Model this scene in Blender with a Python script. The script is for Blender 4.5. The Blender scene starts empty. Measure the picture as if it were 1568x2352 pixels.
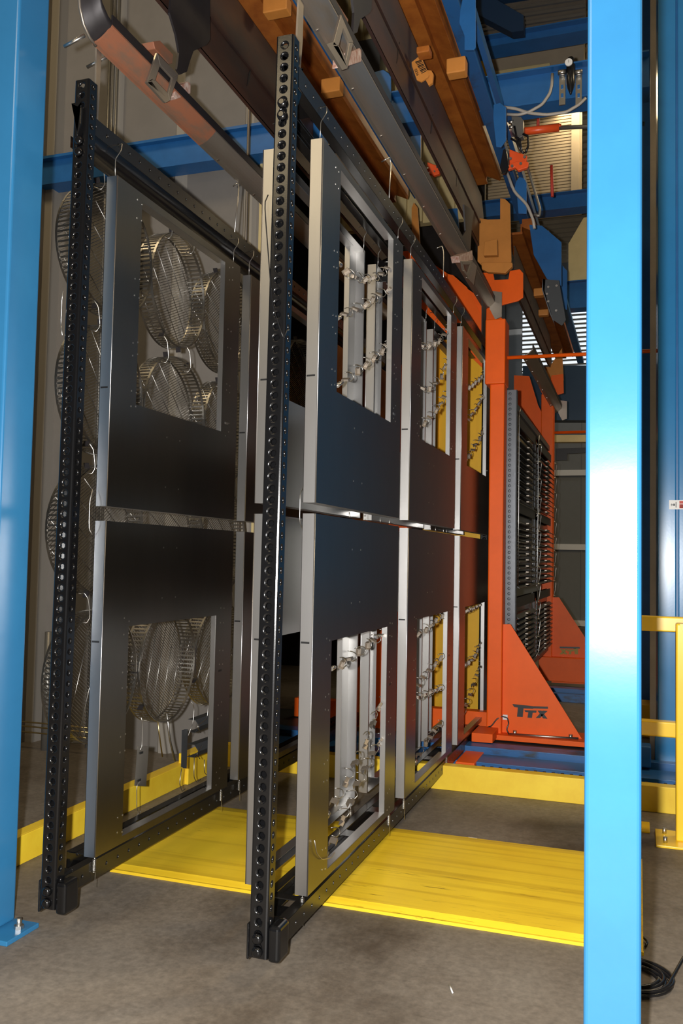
import bpy, math, random
from mathutils import Vector, Matrix, Quaternion
random.seed(7)
S = bpy.context.scene
COL = S.collection
PI = math.pi
# ------------------------------------------------------------------ camera
CF = 1990.0; CYAW, CPITCH, CROLL = math.radians(18.95), math.radians(3.0), math.radians(1.1)
CLOC = Vector((0, 0, 1.6))
_cy, _sy, _cp, _sp = math.cos(CYAW), math.sin(CYAW), math.cos(CPITCH), math.sin(CPITCH)
FW = Vector((-_sy*_cp, _cy*_cp, _sp)); _r = Vector((_cy, _sy, 0)); _u = _r.cross(FW)
RT = math.cos(CROLL)*_r + math.sin(CROLL)*_u
UP = -math.sin(CROLL)*_r + math.cos(CROLL)*_u
cam = bpy.data.cameras.new('camera'); co = bpy.data.objects.new('camera', cam); COL.objects.link(co)
cam.sensor_fit = 'VERTICAL'; cam.sensor_height = 36; cam.lens = CF/2352*36; cam.clip_start = .05; cam.clip_end = 200
co.matrix_world = Matrix(((RT.x, UP.x, -FW.x, CLOC.x), (RT.y, UP.y, -FW.y, CLOC.y), (RT.z, UP.z, -FW.z, CLOC.z), (0, 0, 0, 1)))
S.camera = co
# ------------------------------------------------------------------ world, lights, exposure
w = bpy.data.worlds.new('world'); S.world = w; w.use_nodes = True
w.node_tree.nodes['Background'].inputs[0].default_value = (1.0, .93, .84, 1)
w.node_tree.nodes['Background'].inputs[1].default_value = .016
def light(name, typ, loc, energy, col, **k):
    l = bpy.data.lights.new(name, typ); l.energy = energy; l.color = col
    for a, b in k.items(): setattr(l, a, b)
    o = bpy.data.objects.new(name, l); COL.objects.link(o); o.location = loc; return o
fl = light('camera_flash', 'POINT', CLOC + RT*(-.10) + UP*.02 + FW*-.02, 960, (1, .98, .955), shadow_soft_size=.022)
def lamp(x, y, z, e, sx=1.2, sy=1.2, c=(1, .78, .46)):
    return light('high_bay_lamp', 'AREA', (x, y, z), e, c, shape='RECTANGLE', size=sx, size_y=sy)
lamp(2.2, 1.0, 7.6, 60); lamp(3.6, 7.0, 7.8, 190); lamp(-4.5, 3.0, 8.2, 70); lamp(-.6, 13.5, 8.6, 70); lamp(3.2, 13.0, 8.3, 170, 3, 5)
lamp(-4.4, -4.5, 7.4, 150, 2.5, 3.5, (1, .80, .50))
S.view_settings.view_transform = 'Standard'; S.view_settings.look = 'None'; S.view_settings.gamma = 1
S.view_settings.use_curve_mapping = False; S.view_settings.exposure = 0.28
# ------------------------------------------------------------------ picking points on real planes
def ray(px, py): return FW + (px-784)/CF*RT - (py-1176)/CF*UP
def onp(i, c, px, py):
    d = ray(px, py); t = (c-CLOC[i])/d[i]; return CLOC + t*d
def ax(c, px, py): return onp(0, c, px, py)
def ay(c, px, py): return onp(1, c, px, py)
def az(c, px, py): return onp(2, c, px, py)
# ------------------------------------------------------------------ materials
def mat(name, col, metal=0, rough=.5, coat=0, var=0, vscale=6, bump=0, bscale=40, col2=None, stretch=None, spec=.5, lo=.35, hi=.65, rvar=0):
    m = bpy.data.materials.new(name); m.use_nodes = True; nt = m.node_tree; b = nt.nodes['Principled BSDF']
    b.inputs['Base Color'].default_value = (*col, 1); b.inputs['Metallic'].default_value = metal
    b.inputs['Roughness'].default_value = rough; b.inputs['Coat Weight'].default_value = coat
    b.inputs['Specular IOR Level'].default_value = spec
    tc = nt.nodes.new('ShaderNodeTexCoord'); mp = nt.nodes.new('ShaderNodeMapping'); nt.links.new(tc.outputs['Object'], mp.inputs[0])
    if stretch: mp.inputs['Scale'].default_value = stretch
    if var or col2:
        n = nt.nodes.new('ShaderNodeTexNoise'); n.inputs['Scale'].default_value = vscale; n.inputs['Detail'].default_value = 8; n.inputs['Roughness'].default_value = .65
        nt.links.new(mp.outputs[0], n.inputs['Vector'])
        r = nt.nodes.new('ShaderNodeValToRGB'); r.color_ramp.elements[0].position = lo; r.color_ramp.elements[1].position = hi
        c2 = col2 if col2 else tuple(c*(1-var) for c in col)
        r.color_ramp.elements[0].color = (*c2, 1); r.color_ramp.elements[1].color = (*col, 1)
        nt.links.new(n.outputs[0], r.inputs[0]); nt.links.new(r.outputs[0], b.inputs['Base Color'])
        if rvar:
            mr = nt.nodes.new('ShaderNodeMapRange'); mr.inputs[3].default_value = rough-rvar; mr.inputs[4].default_value = rough+rvar
            nt.links.new(n.outputs[0], mr.inputs[0]); nt.links.new(mr.outputs[0], b.inputs['Roughness'])
    if bump:
        n2 = nt.nodes.new('ShaderNodeTexNoise'); n2.inputs['Scale'].default_value = bscale; n2.inputs['Detail'].default_value = 4
        nt.links.new(mp.outputs[0], n2.inputs['Vector'])
        bp = nt.nodes.new('ShaderNodeBump'); bp.inputs['Strength'].default_value = bump; bp.inputs['Distance'].default_value = .004
        nt.links.new(n2.outputs[0], bp.inputs['Height']); nt.links.new(bp.outputs[0], b.inputs['Normal'])
    return m
M = {}
M['steel'] = mat('bare_sheet_steel', (.56, .55, .54), 1, .37, var=.10, vscale=3, stretch=(1, 1, .3))
M['sheet'] = mat('dimmed_sheet_face', (.23, .225, .212), 1, .33, var=.10, vscale=3, stretch=(1, 1, .3))  # same steel as the flanges, colour darkened to dim its reflections
M['navy'] = mat('navy_and_shaded_blue', (.006, .028, .07), 0, .4)  # on the far housing this dark tone replaces missing shadow
M['black'] = mat('black_gloss_paint', (.005, .005, .0055), 0, .2, spec=.55, bump=.03, bscale=150)
M['blackr'] = mat('black_rail_paint', (.009, .0085, .008), 0, .27, spec=.6, var=.3, vscale=30)
M['bluec'] = mat('column_blue_paint', (.030, .175, .365), 0, .22, spec=.55, var=.10, vscale=2.5, bump=.02, bscale=60)  # blue lowered on the near columns to offset flash falloff
M['blue'] = mat('blue_paint', (.03, .22, .50), 0, .22, spec=.6, var=.10, vscale=2.5, bump=.02, bscale=60)
M['blued'] = mat('blue_beam_paint', (.02, .13, .36), 0, .38, var=.18, vscale=5, bump=.03)
M['blueg'] = mat('greasy_blue_paint', (.02, .12, .33), 0, .4, col2=(.03, .035, .04), vscale=9, stretch=(.3, .3, 1), lo=.32, hi=.46, bump=.06)
M['orange'] = mat('orange_paint', (.92, .125, .006), 0, .48, spec=.3, var=.10, vscale=4, bump=.02)
M['orangeb'] = mat('bright_orange_paint', (.85, .10, .02), 0, .35)
M['tanor'] = mat('baked_orange_paint', (.42, .135, .022), 0, .5, spec=.25, col2=(.26, .07, .012), vscale=5, bump=.03)
M['tan'] = mat('pale_orange_paint', (.56, .22, .045), 0, .5, spec=.3, var=.12, vscale=8)
M['rust'] = mat('rust_brown_track', (.085, .036, .022), .3, .5, col2=(.035, .024, .022), vscale=4, stretch=(1, .35, 1), bump=.05)
M['rusty'] = mat('rusted_steel', (.29, .11, .058), .15, .6, col2=(.17, .11, .075), vscale=11, stretch=(1, .4, 1), lo=.34, hi=.56, bump=.08)
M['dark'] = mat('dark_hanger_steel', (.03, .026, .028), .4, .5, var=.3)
M['mill'] = mat('mill_finish_steel', (.33, .285, .235), .75, .42, var=.15, vscale=5, stretch=(1, .2, 1))
M['zinc'] = mat('zinc_wire', (.60, .58, .54), 1, .34)
M['wirem'] = mat('basket_wire', (.36, .345, .32), 1, .36, var=.3, vscale=12)
M['brass'] = mat('yellow_zinc', (.62, .47, .20), 1, .3)
M['grey'] = mat('dark_grey_plate', (.06, .065, .07), .3, .45)
M['post'] = mat('grey_perforated_post', (.13, .14, .155), .5, .4)
M['yellow'] = mat('yellow_floor_paint', (.95, .68, .045), 0, .42, col2=(.85, .56, .03), vscale=4, bump=.03)
M['yellow2'] = mat('yellow_guard_paint', (.95, .62, .03), 0, .3, var=.08, vscale=5)
M['yellowm'] = mat('deep_yellow_machine_paint', (.90, .50, .006), 0, .5, var=.06)
M['cream'] = mat('cream_painted_steel', (.62, .50, .25), 0, .5, var=.1)
M['wall'] = mat('grey_concrete_panel', (.20, .185, .17), 0, .85, var=.12, vscale=3, bump=.05, bscale=200)
M['wallrib'] = mat('wall_rib', (.30, .275, .24), 0, .7)
M['wallg'] = mat('grey_wall_panel', (.21, .22, .22), 0, .75, var=.05)
M['walld'] = mat('shade_dark_wall', (.05, .045, .04), 0, .8)  # right wall's grey blackened to stand in for its lack of light
M['white'] = mat('white_plastic', (.8, .8, .78), 0, .4)
M['red'] = mat('red_print', (.55, .05, .03), 0, .5)
M['ink'] = mat('black_print_cutout', (.01, .01, .01), 0, .4)
M['olive'] = mat('olive_cutout_shade', (.30, .22, .01), 0, .5)  # dim yellow seen through the far cut-outs, put into the colour
M['hose'] = mat('grey_plastic_hose', (.42, .38, .33), 0, .4)
M['rubber'] = mat('black_rubber', (.008, .008, .009), 0, .28)
M['gear'] = mat('machine_grey', (.22, .21, .19), .6, .4)
M['ceil'] = mat('ceiling_deck', (.30, .25, .17), 0, .7, var=.1)
M['beige'] = mat('beige_duct', (.34, .28, .20), 0, .6, var=.08)
M['pink'] = mat('primer_block', (.62, .50, .44), .1, .5, col2=(.36, .16, .11), vscale=30)
m = bpy.data.materials.new('daylight_panel'); m.use_nodes = True
b = m.node_tree.nodes['Principled BSDF']; b.inputs['Base Color'].default_value = (.8, .8, .8, 1)
b.inputs['Emission Color'].default_value = (.86, .93, 1, 1); b.inputs['Emission Strength'].default_value = .75; M['day'] = m
# concrete floor
m = bpy.data.materials.new('concrete_floor'); m.use_nodes = True; nt = m.node_tree; b = nt.nodes['Principled BSDF']; M['floor'] = m
tc = nt.nodes.new('ShaderNodeTexCoord')
def noise(sc, det=8, st=None, ro=.6):
    n = nt.nodes.new('ShaderNodeTexNoise'); n.inputs['Scale'].default_value = sc; n.inputs['Detail'].default_value = det; n.inputs['Roughness'].default_value = ro
    mp = nt.nodes.new('ShaderNodeMapping'); mp.inputs['Scale'].default_value = st or (1, 1, 1); nt.links.new(tc.outputs['Object'], mp.inputs[0]); nt.links.new(mp.outputs[0], n.inputs['Vector']); return n
def ramp(src, p0, c0, p1, c1):
    r = nt.nodes.new('ShaderNodeValToRGB'); r.color_ramp.elements[0].position = p0; r.color_ramp.elements[0].color = (*c0, 1)
    r.color_ramp.elements[1].position = p1; r.color_ramp.elements[1].color = (*c1, 1); nt.links.new(src, r.inputs[0]); return r
def mix(a, b_, f, typ='MULTIPLY'):
    x = nt.nodes.new('ShaderNodeMixRGB'); x.blend_type = typ
    if isinstance(f, float): x.inputs[0].default_value = f
    else: nt.links.new(f, x.inputs[0])
    nt.links.new(a, x.inputs[1]); nt.links.new(b_, x.inputs[2]); return x
base = ramp(noise(1.4).outputs[0], .32, (.150, .125, .098), .68, (.215, .190, .158))
fine = ramp(noise(38, 7).outputs[0], .3, (.72, .71, .70), .7, (1.12, 1.10, 1.08))
stn = ramp(noise(.9, 9, (1, .6, 1), .7).outputs[0], .52, (1, 1, 1), .70, (.45, .40, .35))
scr = ramp(noise(5, 5, (.4, 3, 1)).outputs[0], .60, (1, 1, 1), .75, (.82, .80, .78))
c = mix(base.outputs[0], fine.outputs[0], 1.0); c = mix(c.outputs[0], stn.outputs[0], 1.0); c = mix(c.outputs[0], scr.outputs[0], 1.0)
nt.links.new(c.outputs[0], b.inputs['Base Color']); b.inputs['Roughness'].default_value = .6
bp = nt.nodes.new('ShaderNodeBump'); bp.inputs['Strength'].default_value = .12; bp.inputs['Distance'].default_value = .003
nt.links.new(noise(60, 5).outputs[0], bp.inputs['Height']); nt.links.new(bp.outputs[0], b.inputs['Normal'])
# ramp plate: yellow with scuffs and faint ribs
m = bpy.data.materials.new('scuffed_yellow_plate'); m.use_nodes = True; nt = m.node_tree; b = nt.nodes['Principled BSDF']; M['plate'] = m
tc = nt.nodes.new('ShaderNodeTexCoord')
base = ramp(noise(2.5).outputs[0], .3, (.84, .56, .022), .7, (.93, .66, .03))
sc1 = ramp(noise(9, 9, (.35, 3.5, 1), .7).outputs[0], .585, (1, 1, 1), .66, (.30, .24, .16))
sc2 = ramp(noise(1.0, 3).outputs[0], .48, (1, 1, 1), .62, (0, 0, 0))
rib = ramp(noise(1.2, 3, (.25, 9, 1)).outputs[0], .50, (1, 1, 1), .64, (.80, .76, .66))
c1 = mix(base.outputs[0], rib.outputs[0], 1.0); c2 = mix(c1.outputs[0], sc1.outputs[0], 1.0)
c3 = mix(c2.outputs[0], c1.outputs[0], sc2.outputs[0], 'MIX')
nt.links.new(c3.outputs[0], b.inputs['Base Color']); b.inputs['Roughness'].default_value = .45
# ------------------------------------------------------------------ mesh building
ORG = {}
NTH = ['first', 'second', 'third', 'fourth', 'fifth', 'sixth', 'seventh', 'eighth', 'ninth', 'tenth', 'eleventh', 'twelfth']+[x+'teenth' for x in ('thir', 'four', 'fif', 'six', 'seven', 'eigh', 'nine')]+['twentieth', 'twenty-first', 'twenty-second', 'twenty-third', 'twenty-fourth']
class MB:
    def __init__(s): s.v = []; s.f = []; s.sm = []
    def add(s, vs, fs, smooth=False):
        o = len(s.v); s.v += [Vector(v) for v in vs]; s.f += [tuple(o+i for i in f) for f in fs]; s.sm += [smooth]*len(fs); return s
    def box(s, x0, x1, y0, y1, z0, z1):
        vs = [(x, y, z) for x in (x0, x1) for y in (y0, y1) for z in (z0, z1)]
        return s.add(vs, [(0, 1, 3, 2), (4, 6, 7, 5), (0, 4, 5, 1), (2, 3, 7, 6), (0, 2, 6, 4), (1, 5, 7, 3)])
    def prism(s, pts, d):
        n = len(pts); d = Vector(d); p = [Vector(q) for q in pts]
        return s.add(p+[q+d for q in p], [tuple(range(n-1, -1, -1)), tuple(range(n, 2*n))]+[(i, (i+1) % n, n+(i+1) % n, n+i) for i in range(n)])
    def obox(s, c, u, v, w):   # oriented box, full vectors
        c, u, v, w = Vector(c), Vector(u), Vector(v), Vector(w)
        return s.prism([c-u/2-v/2-w/2, c+u/2-v/2-w/2, c+u/2+v/2-w/2, c-u/2+v/2-w/2], w)
    def tube(s, pts, r, seg=8, closed=False, smooth=True):
        P = [Vector(p) for p in pts]; n = len(P); rings = []
        t0 = (P[1]-P[0]).normalized(); a = Vector((0, 0, 1)) if abs(t0.z) < .9 else Vector((1, 0, 0)); nn = t0.cross(a).normalized(); pt = t0
        for i in range(n):
            if closed: t = (P[(i+1) % n]-P[i-1]).normalized()
            else: t = (P[min(i+1, n-1)]-P[max(i-1, 0)]).normalized()
            nn = (pt.rotation_difference(t) @ nn).normalized(); nn = (nn - t*nn.dot(t)).normalized(); pt = t; bb = t.cross(nn)
            rr = r[i] if isinstance(r, (list, tuple)) else r
            rings.append([P[i]+rr*(math.cos(2*PI*k/seg)*nn+math.sin(2*PI*k/seg)*bb) for k in range(seg)])
        vs = [v for q in rings for v in q]; fs = []
        for i in range(n if closed else n-1):
            j = (i+1) % n
            for k in range(seg): fs.append((i*seg+k, j*seg+k, j*seg+(k+1) % seg, i*seg+(k+1) % seg))
        s.add(vs, fs, smooth)
        if not closed: s.f += [tuple(len(s.v)-n*seg+k for k in range(seg)), tuple(len(s.v)-1-k for k in range(seg))]; s.sm += [False]*2
        return s
    def cyl(s, a, b, r, seg=12): return s.tube([a, b], r, seg)
    def strip(s, o, u, v, nrm, L, W, pitch, r, R, dep, tub, off=0, seg=12, sx=1.0):
        """perforated face: length L along u, width W along v, one row of dimpled holes"""
        o, u, v, nrm = map(Vector, (o, u, v, nrm)); n = max(1, int((L-2*off)/pitch)); st = (L-n*pitch)/2
        def P(a, b_, d=0): return o+u*a+v*b_-nrm*d
        if st > 1e-4:
            s.add([P(0, 0), P(st, 0), P(st, W), P(0, W)], [(0, 1, 2, 3)]); s.add([P(L-st, 0), P(L, 0), P(L, W), P(L-st, W)], [(0, 1, 2, 3)])
        q = seg//4
        for i in range(n):
            a0 = st+i*pitch; ca = a0+pitch/2; cb = W/2; vs = []
            bord = []
            for k in range(seg):
                th = 2*PI*k/seg+PI/4; cx, cy_ = math.cos(th), math.sin(th); mm = max(abs(cx), abs(cy_)); bord.append((ca+cx/mm*pitch/2, cb+cy_/mm*W/2))
            vs += [P(*p) for p in bord]
            for rad, d in ((R, 0), ((R+r)/2, dep*.35), (r, dep), (r*.96, dep+tub)):
                for k in range(seg):
                    th = 2*PI*k/seg+PI/4; vs.append(P(ca+math.cos(th)*rad*sx, cb+math.sin(th)*rad, d))
            for lv in range(4):
                s.add([], []) if False else None
            o_ = len(s.v); s.v += vs
            for lv in range(4):
                for k in range(seg):
                    kk = (k+1) % seg; s.f.append((o_+lv*seg+k, o_+lv*seg+kk, o_+(lv+1)*seg+kk, o_+(lv+1)*seg+k)); s.sm.append(lv > 0)
        return s
    def build(s, name, m, parent=None, loc=None, bevel=0, kind=None):
        me = bpy.data.meshes.new(name); org = ORG[parent.name] if parent else (Vector(loc) if loc is not None else s.base())
        me.from_pydata([tuple(v-org) for v in s.v], [], s.f); me.polygons.foreach_set('use_smooth', s.sm); me.update()
        me.materials.append(M[m] if isinstance(m, str) else m)
        o = bpy.data.objects.new(name, me); COL.objects.link(o)
        if parent: o.parent = parent; ORG[o.name] = org
        else: o.location = org; ORG[o.name] = org
        if bevel:
            bv = o.modifiers.new('bevel', 'BEVEL'); bv.width = bevel; bv.segments = 3; bv.limit_method = 'ANGLE'; bv.angle_limit = .9
        if kind: o['kind'] = kind
        return o
    def base(s):
        xs = [v.x for v in s.v]; ys = [v.y for v in s.v]; zs = [v.z for v in s.v]
        return Vector(((min(xs)+max(xs))/2, (min(ys)+max(ys))/2, min(zs)))
def tag(o, label, cat, group=None):
    o['label'] = label; o['category'] = cat
    if group: o['group'] = group
    return o
def thing(name, label, cat, loc, group=None):
    o = bpy.data.objects.new(name, None); COL.objects.link(o); o.location = loc; o.empty_display_size = .1; ORG[o.name] = Vector(loc); return tag(o, label, cat, group)
def dup(root, loc, rot=None, label=None, group=None):
    r = root.copy(); COL.objects.link(r); r.location = loc; ORG[r.name] = Vector(loc)
    if rot is not None: r.rotation_mode = 'QUATERNION'; r.rotation_quaternion = rot
    if label: r['label'] = label
    if group: r['group'] = group
    for ch in root.children:
        c_ = ch.copy(); COL.objects.link(c_); c_.parent = r
        for g in ch.children: g_ = g.copy(); COL.objects.link(g_); g_.parent = c_
    return r
def struct(name, mb, m, bevel=0, parent=None):
    o = mb.build(name, m, parent, bevel=bevel)
    if not parent: o['kind'] = 'structure'
    return o
def rod(a, b_, r, seg=8): return MB().cyl(a, b_, r, seg)
# ------------------------------------------------------------------ the setting
struct('floor', MB().box(-12, 9, -3, 23, -.3, 0), 'floor')
WY = 6.25
wl = struct('wall_left', MB().box(-10, -2.87, WY, WY+.16, 0, 9), 'wall')
for x in [-2.98, -3.62, -4.26, -4.90, -5.54, -6.2, -6.85]:
    MB().prism([(x-.06, WY, 0), (x+.06, WY, 0), (x+.035, WY-.035, 0), (x-.035, WY-.035, 0)], (0, 0, 9)).build('wall_rib', 'wallrib', wl)
MB().box(-2.875, -2.80, WY-.05, WY+.2, 0, 9).build('corner_trim', 'cream', wl)
wf = struct('wall_back', MB().box(-12, 9, 22.3, 22.6, 0, 9.2), 'wallg')
for z in (.02, 1.0+.9, 3.75, 5.6, 7.4): MB().box(-12, 9, 22.22, 22.3, z, z+.14).build('wall_rail', 'white', wf)
for x in [i*.95-8 for i in range(17)]: MB().box(x, x+.02, 22.27, 22.3, 0, 9).build('wall_seam', 'wallg', wf)
struct('wall_right', MB().box(8.6, 8.8, -3, 22.3, 0, 9.2), 'walld')
struct('wall_outer_left', MB().box(-12.2, -12, -3, 22.3, 0, 9.2), 'wallg')
ce = struct('ceiling', MB().box(-12, 9, -3, 22.6, 9.2, 9.4), 'ceil')
for i in range(60):
    y = 5.2+i*.29; MB().prism([(-8, y, 9.2), (-8, y+.13, 9.2), (-8, y+.10, 9.13), (-8, y+.03, 9.13)], (16, 0, 0)).build('deck_rib', 'ceil', ce)
# ------------------------------------------------------------------ foreground blue columns
def column(name, x0, x1, y0, y1, z0, z1, label, m='bluec', bev=.012):
    t = thing(name, label, 'column', ((x0+x1)/2, (y0+y1)/2, z0)); MB().box(x0, x1, y0, y1, z0, z1).build('shaft', m, t, bevel=bev); return t
def hcolumn(px, y0, wdt, dep, lab, left):
    t = thing('steel_column', lab, 'column', (px, y0, 0)); return t
rc = column('steel_column', -.139, .008, 2.47, 2.62, .015, 8.5, 'tall bright blue square steel column in the right foreground, in front of the yellow ramp end')
MB().box(-.20, .07, 2.41, 2.68, 0, .015).build('base_plate', 'bluec', rc, bevel=.003)
lc = column('steel_column', -2.80, -2.53, 2.96, 3.16, .02, 8.5, 'blue square steel column at the left edge, beside the left black rack')
MB().box(-2.90, -2.415, 2.97, 3.17, 0, .02).build('base_plate', 'bluec', lc, bevel=.003)
bo = rod((-2.455, 3.09, .02), (-2.455, 3.09, .065), .011).build('anchor_bolt', 'zinc', lc)
MB().tube([(-2.455, 3.09, .02), (-2.455, 3.09, .036)], .021, 6, smooth=False).build('nut', 'zinc', bo)
# wall things at left: blue beam, conduits, bottom rods
t = thing('wall_beam', 'blue horizontal steel beam running across the grey wall behind the left rack', 'beam', (-5, WY-.2, 4.95))
zb0 = .5*(ay(WY-.2, 170, 415).z+ay(WY-.2, 560, 355).z); zb1 = .5*(ay(WY-.2, 92, 363).z+ay(WY-.2, 633, 268).z)
MB().box(-9.5, -2.3, WY-.19, WY-.04, zb0, zb1).build('web', 'blued', t); MB().box(-9.5, -2.3, WY-.24, WY-.04, zb1-.05, zb1-.035).build('flange', 'blued', t)
MB().box(-9.5, -2.3, WY-.22, WY-.04, zb0-.012, zb0).build('flange', 'blued', t)
for i, (px, r, zt) in enumerate(((232, .014, 8), (241, .010, 8), (250, .012, 8))):
    p = ay(WY-.1, px, 740); tag(rod((p.x, p.y, 0), (p.x, p.y, zt), r).build('conduit', 'gear'), ['left', 'middle', 'right'][i]+' one of three thin upright wall conduits behind the left rack post', 'pipe', 'conduits on the wall')
p = ay(WY-.3, 108, 1600); tag(rod((p.x, p.y, 0), (p.x, p.y, .95), .035, 12).build('bollard_pipe', 'gear'), 'short grey upright pipe at the wall foot beside the left blue column', 'pipe')
for i, py in enumerate((1658, 1668, 1681)):
    a = ay(WY-.35, 60, py); tag(rod((a.x-.3, a.y, a.z), (-4.05, a.y, a.z), .006).build('floor_rod', 'brass'), ['top', 'middle', 'bottom'][i]+' one of the three thin horizontal rods low along the wall at left', 'rod', 'horizontal rods at the wall foot')
# dark upright wall channel at far left
p0 = ay(WY-.12, 60, 1000); p1 = ay(WY-.12, 96, 1000)
struct('trim_1', MB().box(p0.x-.02, p1.x+.02, WY-.12, WY, 0, 9), 'wallrib', parent=None)
struct('trim_2', MB().box(p0.x+.08, p1.x-.06, WY-.17, WY-.12, 0, 9), 'wallrib')
# ------------------------------------------------------------------ yellow floor steel
t = thing('ramp_plate', 'large scuffed yellow steel ramp plate lying on the floor under both racks', 'ramp', (-1.2, 4.4, 0))
MB().prism([(-2.51, 3.85, .001), (-2.51, 3.85, .014), (-2.51, 3.885, .030), (-2.51, 4.9, .032), (-2.51, 5.03, .012), (-2.51, 5.03, .001)], (2.53, 0, 0)).build('deck', 'plate', t)
MB().box(-2.512, .022, 3.838, 3.85, 0, .014).build('edge_strip', 'plate', t)
t = thing('floor_curb', 'long yellow steel curb plate standing on the floor before the blue track', 'curb', (-1, 6.03, 0))
MB().box(-3.0, 1.6, 6.03, 6.045, 0, .165).build('plate', 'yellow', t, bevel=.003); MB().box(-3.0, 1.6, 6.045, 6.12, .155, .165).build('lip', 'yellow', t)
t = thing('floor_curb', 'yellow steel curb running along the floor beside the left rack to the wall', 'curb', (-3, 4.5, 0))
MB().box(-3.0, -2.985, 3.2, 5.95, 0, .145).build('plate', 'yellow', t, bevel=.003); MB().box(-3.07, -3.0, 3.2, 5.95, .135, .145).build('lip', 'yellow', t)
MB().box(-3.04, -2.96, 5.45, 5.75, .0, .21).build('end_block', 'yellow', t, bevel=.004)
# blue track
t = thing('floor_track', 'low blue steel conveyor track across the floor behind the yellow curb', 'track', (-.5, 6.7, 0))
for nm, y0, y1, z1, m_ in (('front_rail', 6.16, 6.42, .05, 'blueg'), ('chain_channel', 6.42, 6.52, .04, 'dark'), ('middle_rail', 6.52, 6.80, .10, 'blueg'), ('rear_rail', 6.84, 7.02, .145, 'blueg'), ('rear_base', 7.02, 7.9, .12, 'grey')):
    MB().box(-4.2 if y0 > 6.3 else -2.8, 2.2, y0, y1, 0, z1).build(nm, m_, t, bevel=.004)
MB().box(-2.8, 2.2, 6.24, 6.27, .05, .062).build('ridge', 'blueg', t)
mb = MB(); n = 150
for i in range(n):
    x = -2.8+i*.0315; hgt = .012 if i % 2 else .02
    mb.prism([(x, 6.44, .045), (x+.034, 6.44, .045), (x+.027, 6.44, .065+hgt), (x+.006, 6.44, .065+hgt)], (0, .05, 0))
ch = mb.build('chain', 'dark', t); ch['kind'] = 'stuff'
t2 = thing('floor_track', 'far blue track strip under the second orange stand', 'track', (-.5, 10.9, 0))
for y0, y1, z1 in ((10.3, 10.4, .09), (10.45, 10.6, .13)): MB().box(-3, 2.2, y0, y1, 0, z1).build('rail', 'blueg', t2)
# ------------------------------------------------------------------ sheet steel window panels
HINT = []
def panel(x, y0, wd, z0, z1, wy0, wy1, wz0, wz1, side, label, group, dep=.057):
    """face plane at x, facing +x*side, rim flanges behind; a window cut out of it"""
    s = side; t = thing('sheet_metal_panel', label, 'panel', (x, y0, z0), group); tk = .0016
    y1 = y0+wd; a, b_ = sorted((x, x-s*tk))
    f = MB()
    f.box(a, b_, y0, wy0, z0, z1); f.box(a, b_, wy1, y1, z0, z1)
    f.box(a, b_, wy0, wy1, z0, wz0); f.box(a, b_, wy0, wy1, wz1, z1)
    FC = f.build('face', 'sheet', t)
    c0, c1 = sorted((x-s*tk, x-s*dep))
    MB().box(c0, c1, y0, y0+tk, z0, z1).tube([(x-s*.0022, y0+.0022, z0), (x-s*.0022, y0+.0022, z1)], .0032, 8).build('side_flange', 'steel', t); MB().box(c0, c1, y1-tk, y1, z0, z1).build('side_flange', 'steel', t)
    MB().box(c0, c1, y0+tk, y1-tk, z0, z0+tk).build('end_flange', 'steel', t); MB().box(c0, c1, y0+tk, y1-tk, z1-tk, z1).build('end_flange', 'steel', t)
    d0, d1 = sorted((x-s*dep, x-s*(dep-tk)))
    MB().box(d0, d1, y0, y0+.014, z0, z1).build('return_lip', 'steel', t); MB().box(d0, d1, y1-.014, y1, z0, z1).build('return_lip', 'steel', t)
    e0, e1 = sorted((x-s*tk, x-s*.03))
    MB().box(e0, e1, wy1-.001, wy1+.001, wz0, wz1).build('window_flange', 'steel', t); MB().box(e0, e1, wy0-.001, wy0+.001, wz0, wz1).build('window_flange', 'steel', t)
    lo = wz0-z0 < z1-wz1
    zz = wz0 if lo else wz1; q0, q1 = sorted((x-s*tk, x-s*.05))
    MB().box(q0, q1, wy0, wy1, zz-.001, zz+.001).build('window_sill', 'steel', t)
    MB().box(q0, q1, wy0+.33, wy0+.37, zz-.001, zz+.012 if lo else zz-.012).build('sill_tab', 'steel', t) if False else None
    # slot and dark notch in the near flange
    zn = z0+.53 if not lo else z1-.53
    for zq in ((z0+.535) if not lo else (z1-.535),):
        MB().box(min(x-s*.014, x-s*.052), max(x-s*.014, x-s*.052), y0-.0006, y0, zq-.004, zq+.004).build('flange_notch', 'ink', t)
    # little holes
    h = MB()
    hs = []
    for dz in (.05, .13, .42, .50, .72, .78, .95, 1.02):
        z = z1-dz if not lo else z0+dz
        for dy in (.17, .21): hs.append((y0+dy, z+random.uniform(-.01, .01)))
        for dy in (.055, .095): hs.append((wy1+dy, z+random.uniform(-.02, .02)))
    zc = (z0+wz0)/2 if not lo else (z1+wz1)/2
    for dy in (.50, .63):
        for dz in (-.12, .13): hs.append((y0+dy, zc+dz))
    for (yy, z) in hs:
        if not (z0+.02 < z < z1-.02): continue
        h.prism([(x+s*.0002, yy+.0045*math.cos(k*PI/3), z+.0045*math.sin(k*PI/3)) for k in range(6)], (s*.0008, 0, 0))
    h.build('rivets', 'zinc', FC, kind='stuff')
    sl = MB(); zq = wz0+.05 if not lo else wz1-.32
    sl.box(min(x, x+s*.0006), max(x, x+s*.0006), wy1+.045, wy1+.085, zq, zq+.012); sl.build('slot', 'zinc' if not lo else 'ink', FC)
    return t
RNG = ['nearest the camera', 'in the middle', 'at the far end']
RB = dict(face=-1.270, z=(.222, 1.780, 1.826, 3.380))
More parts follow.
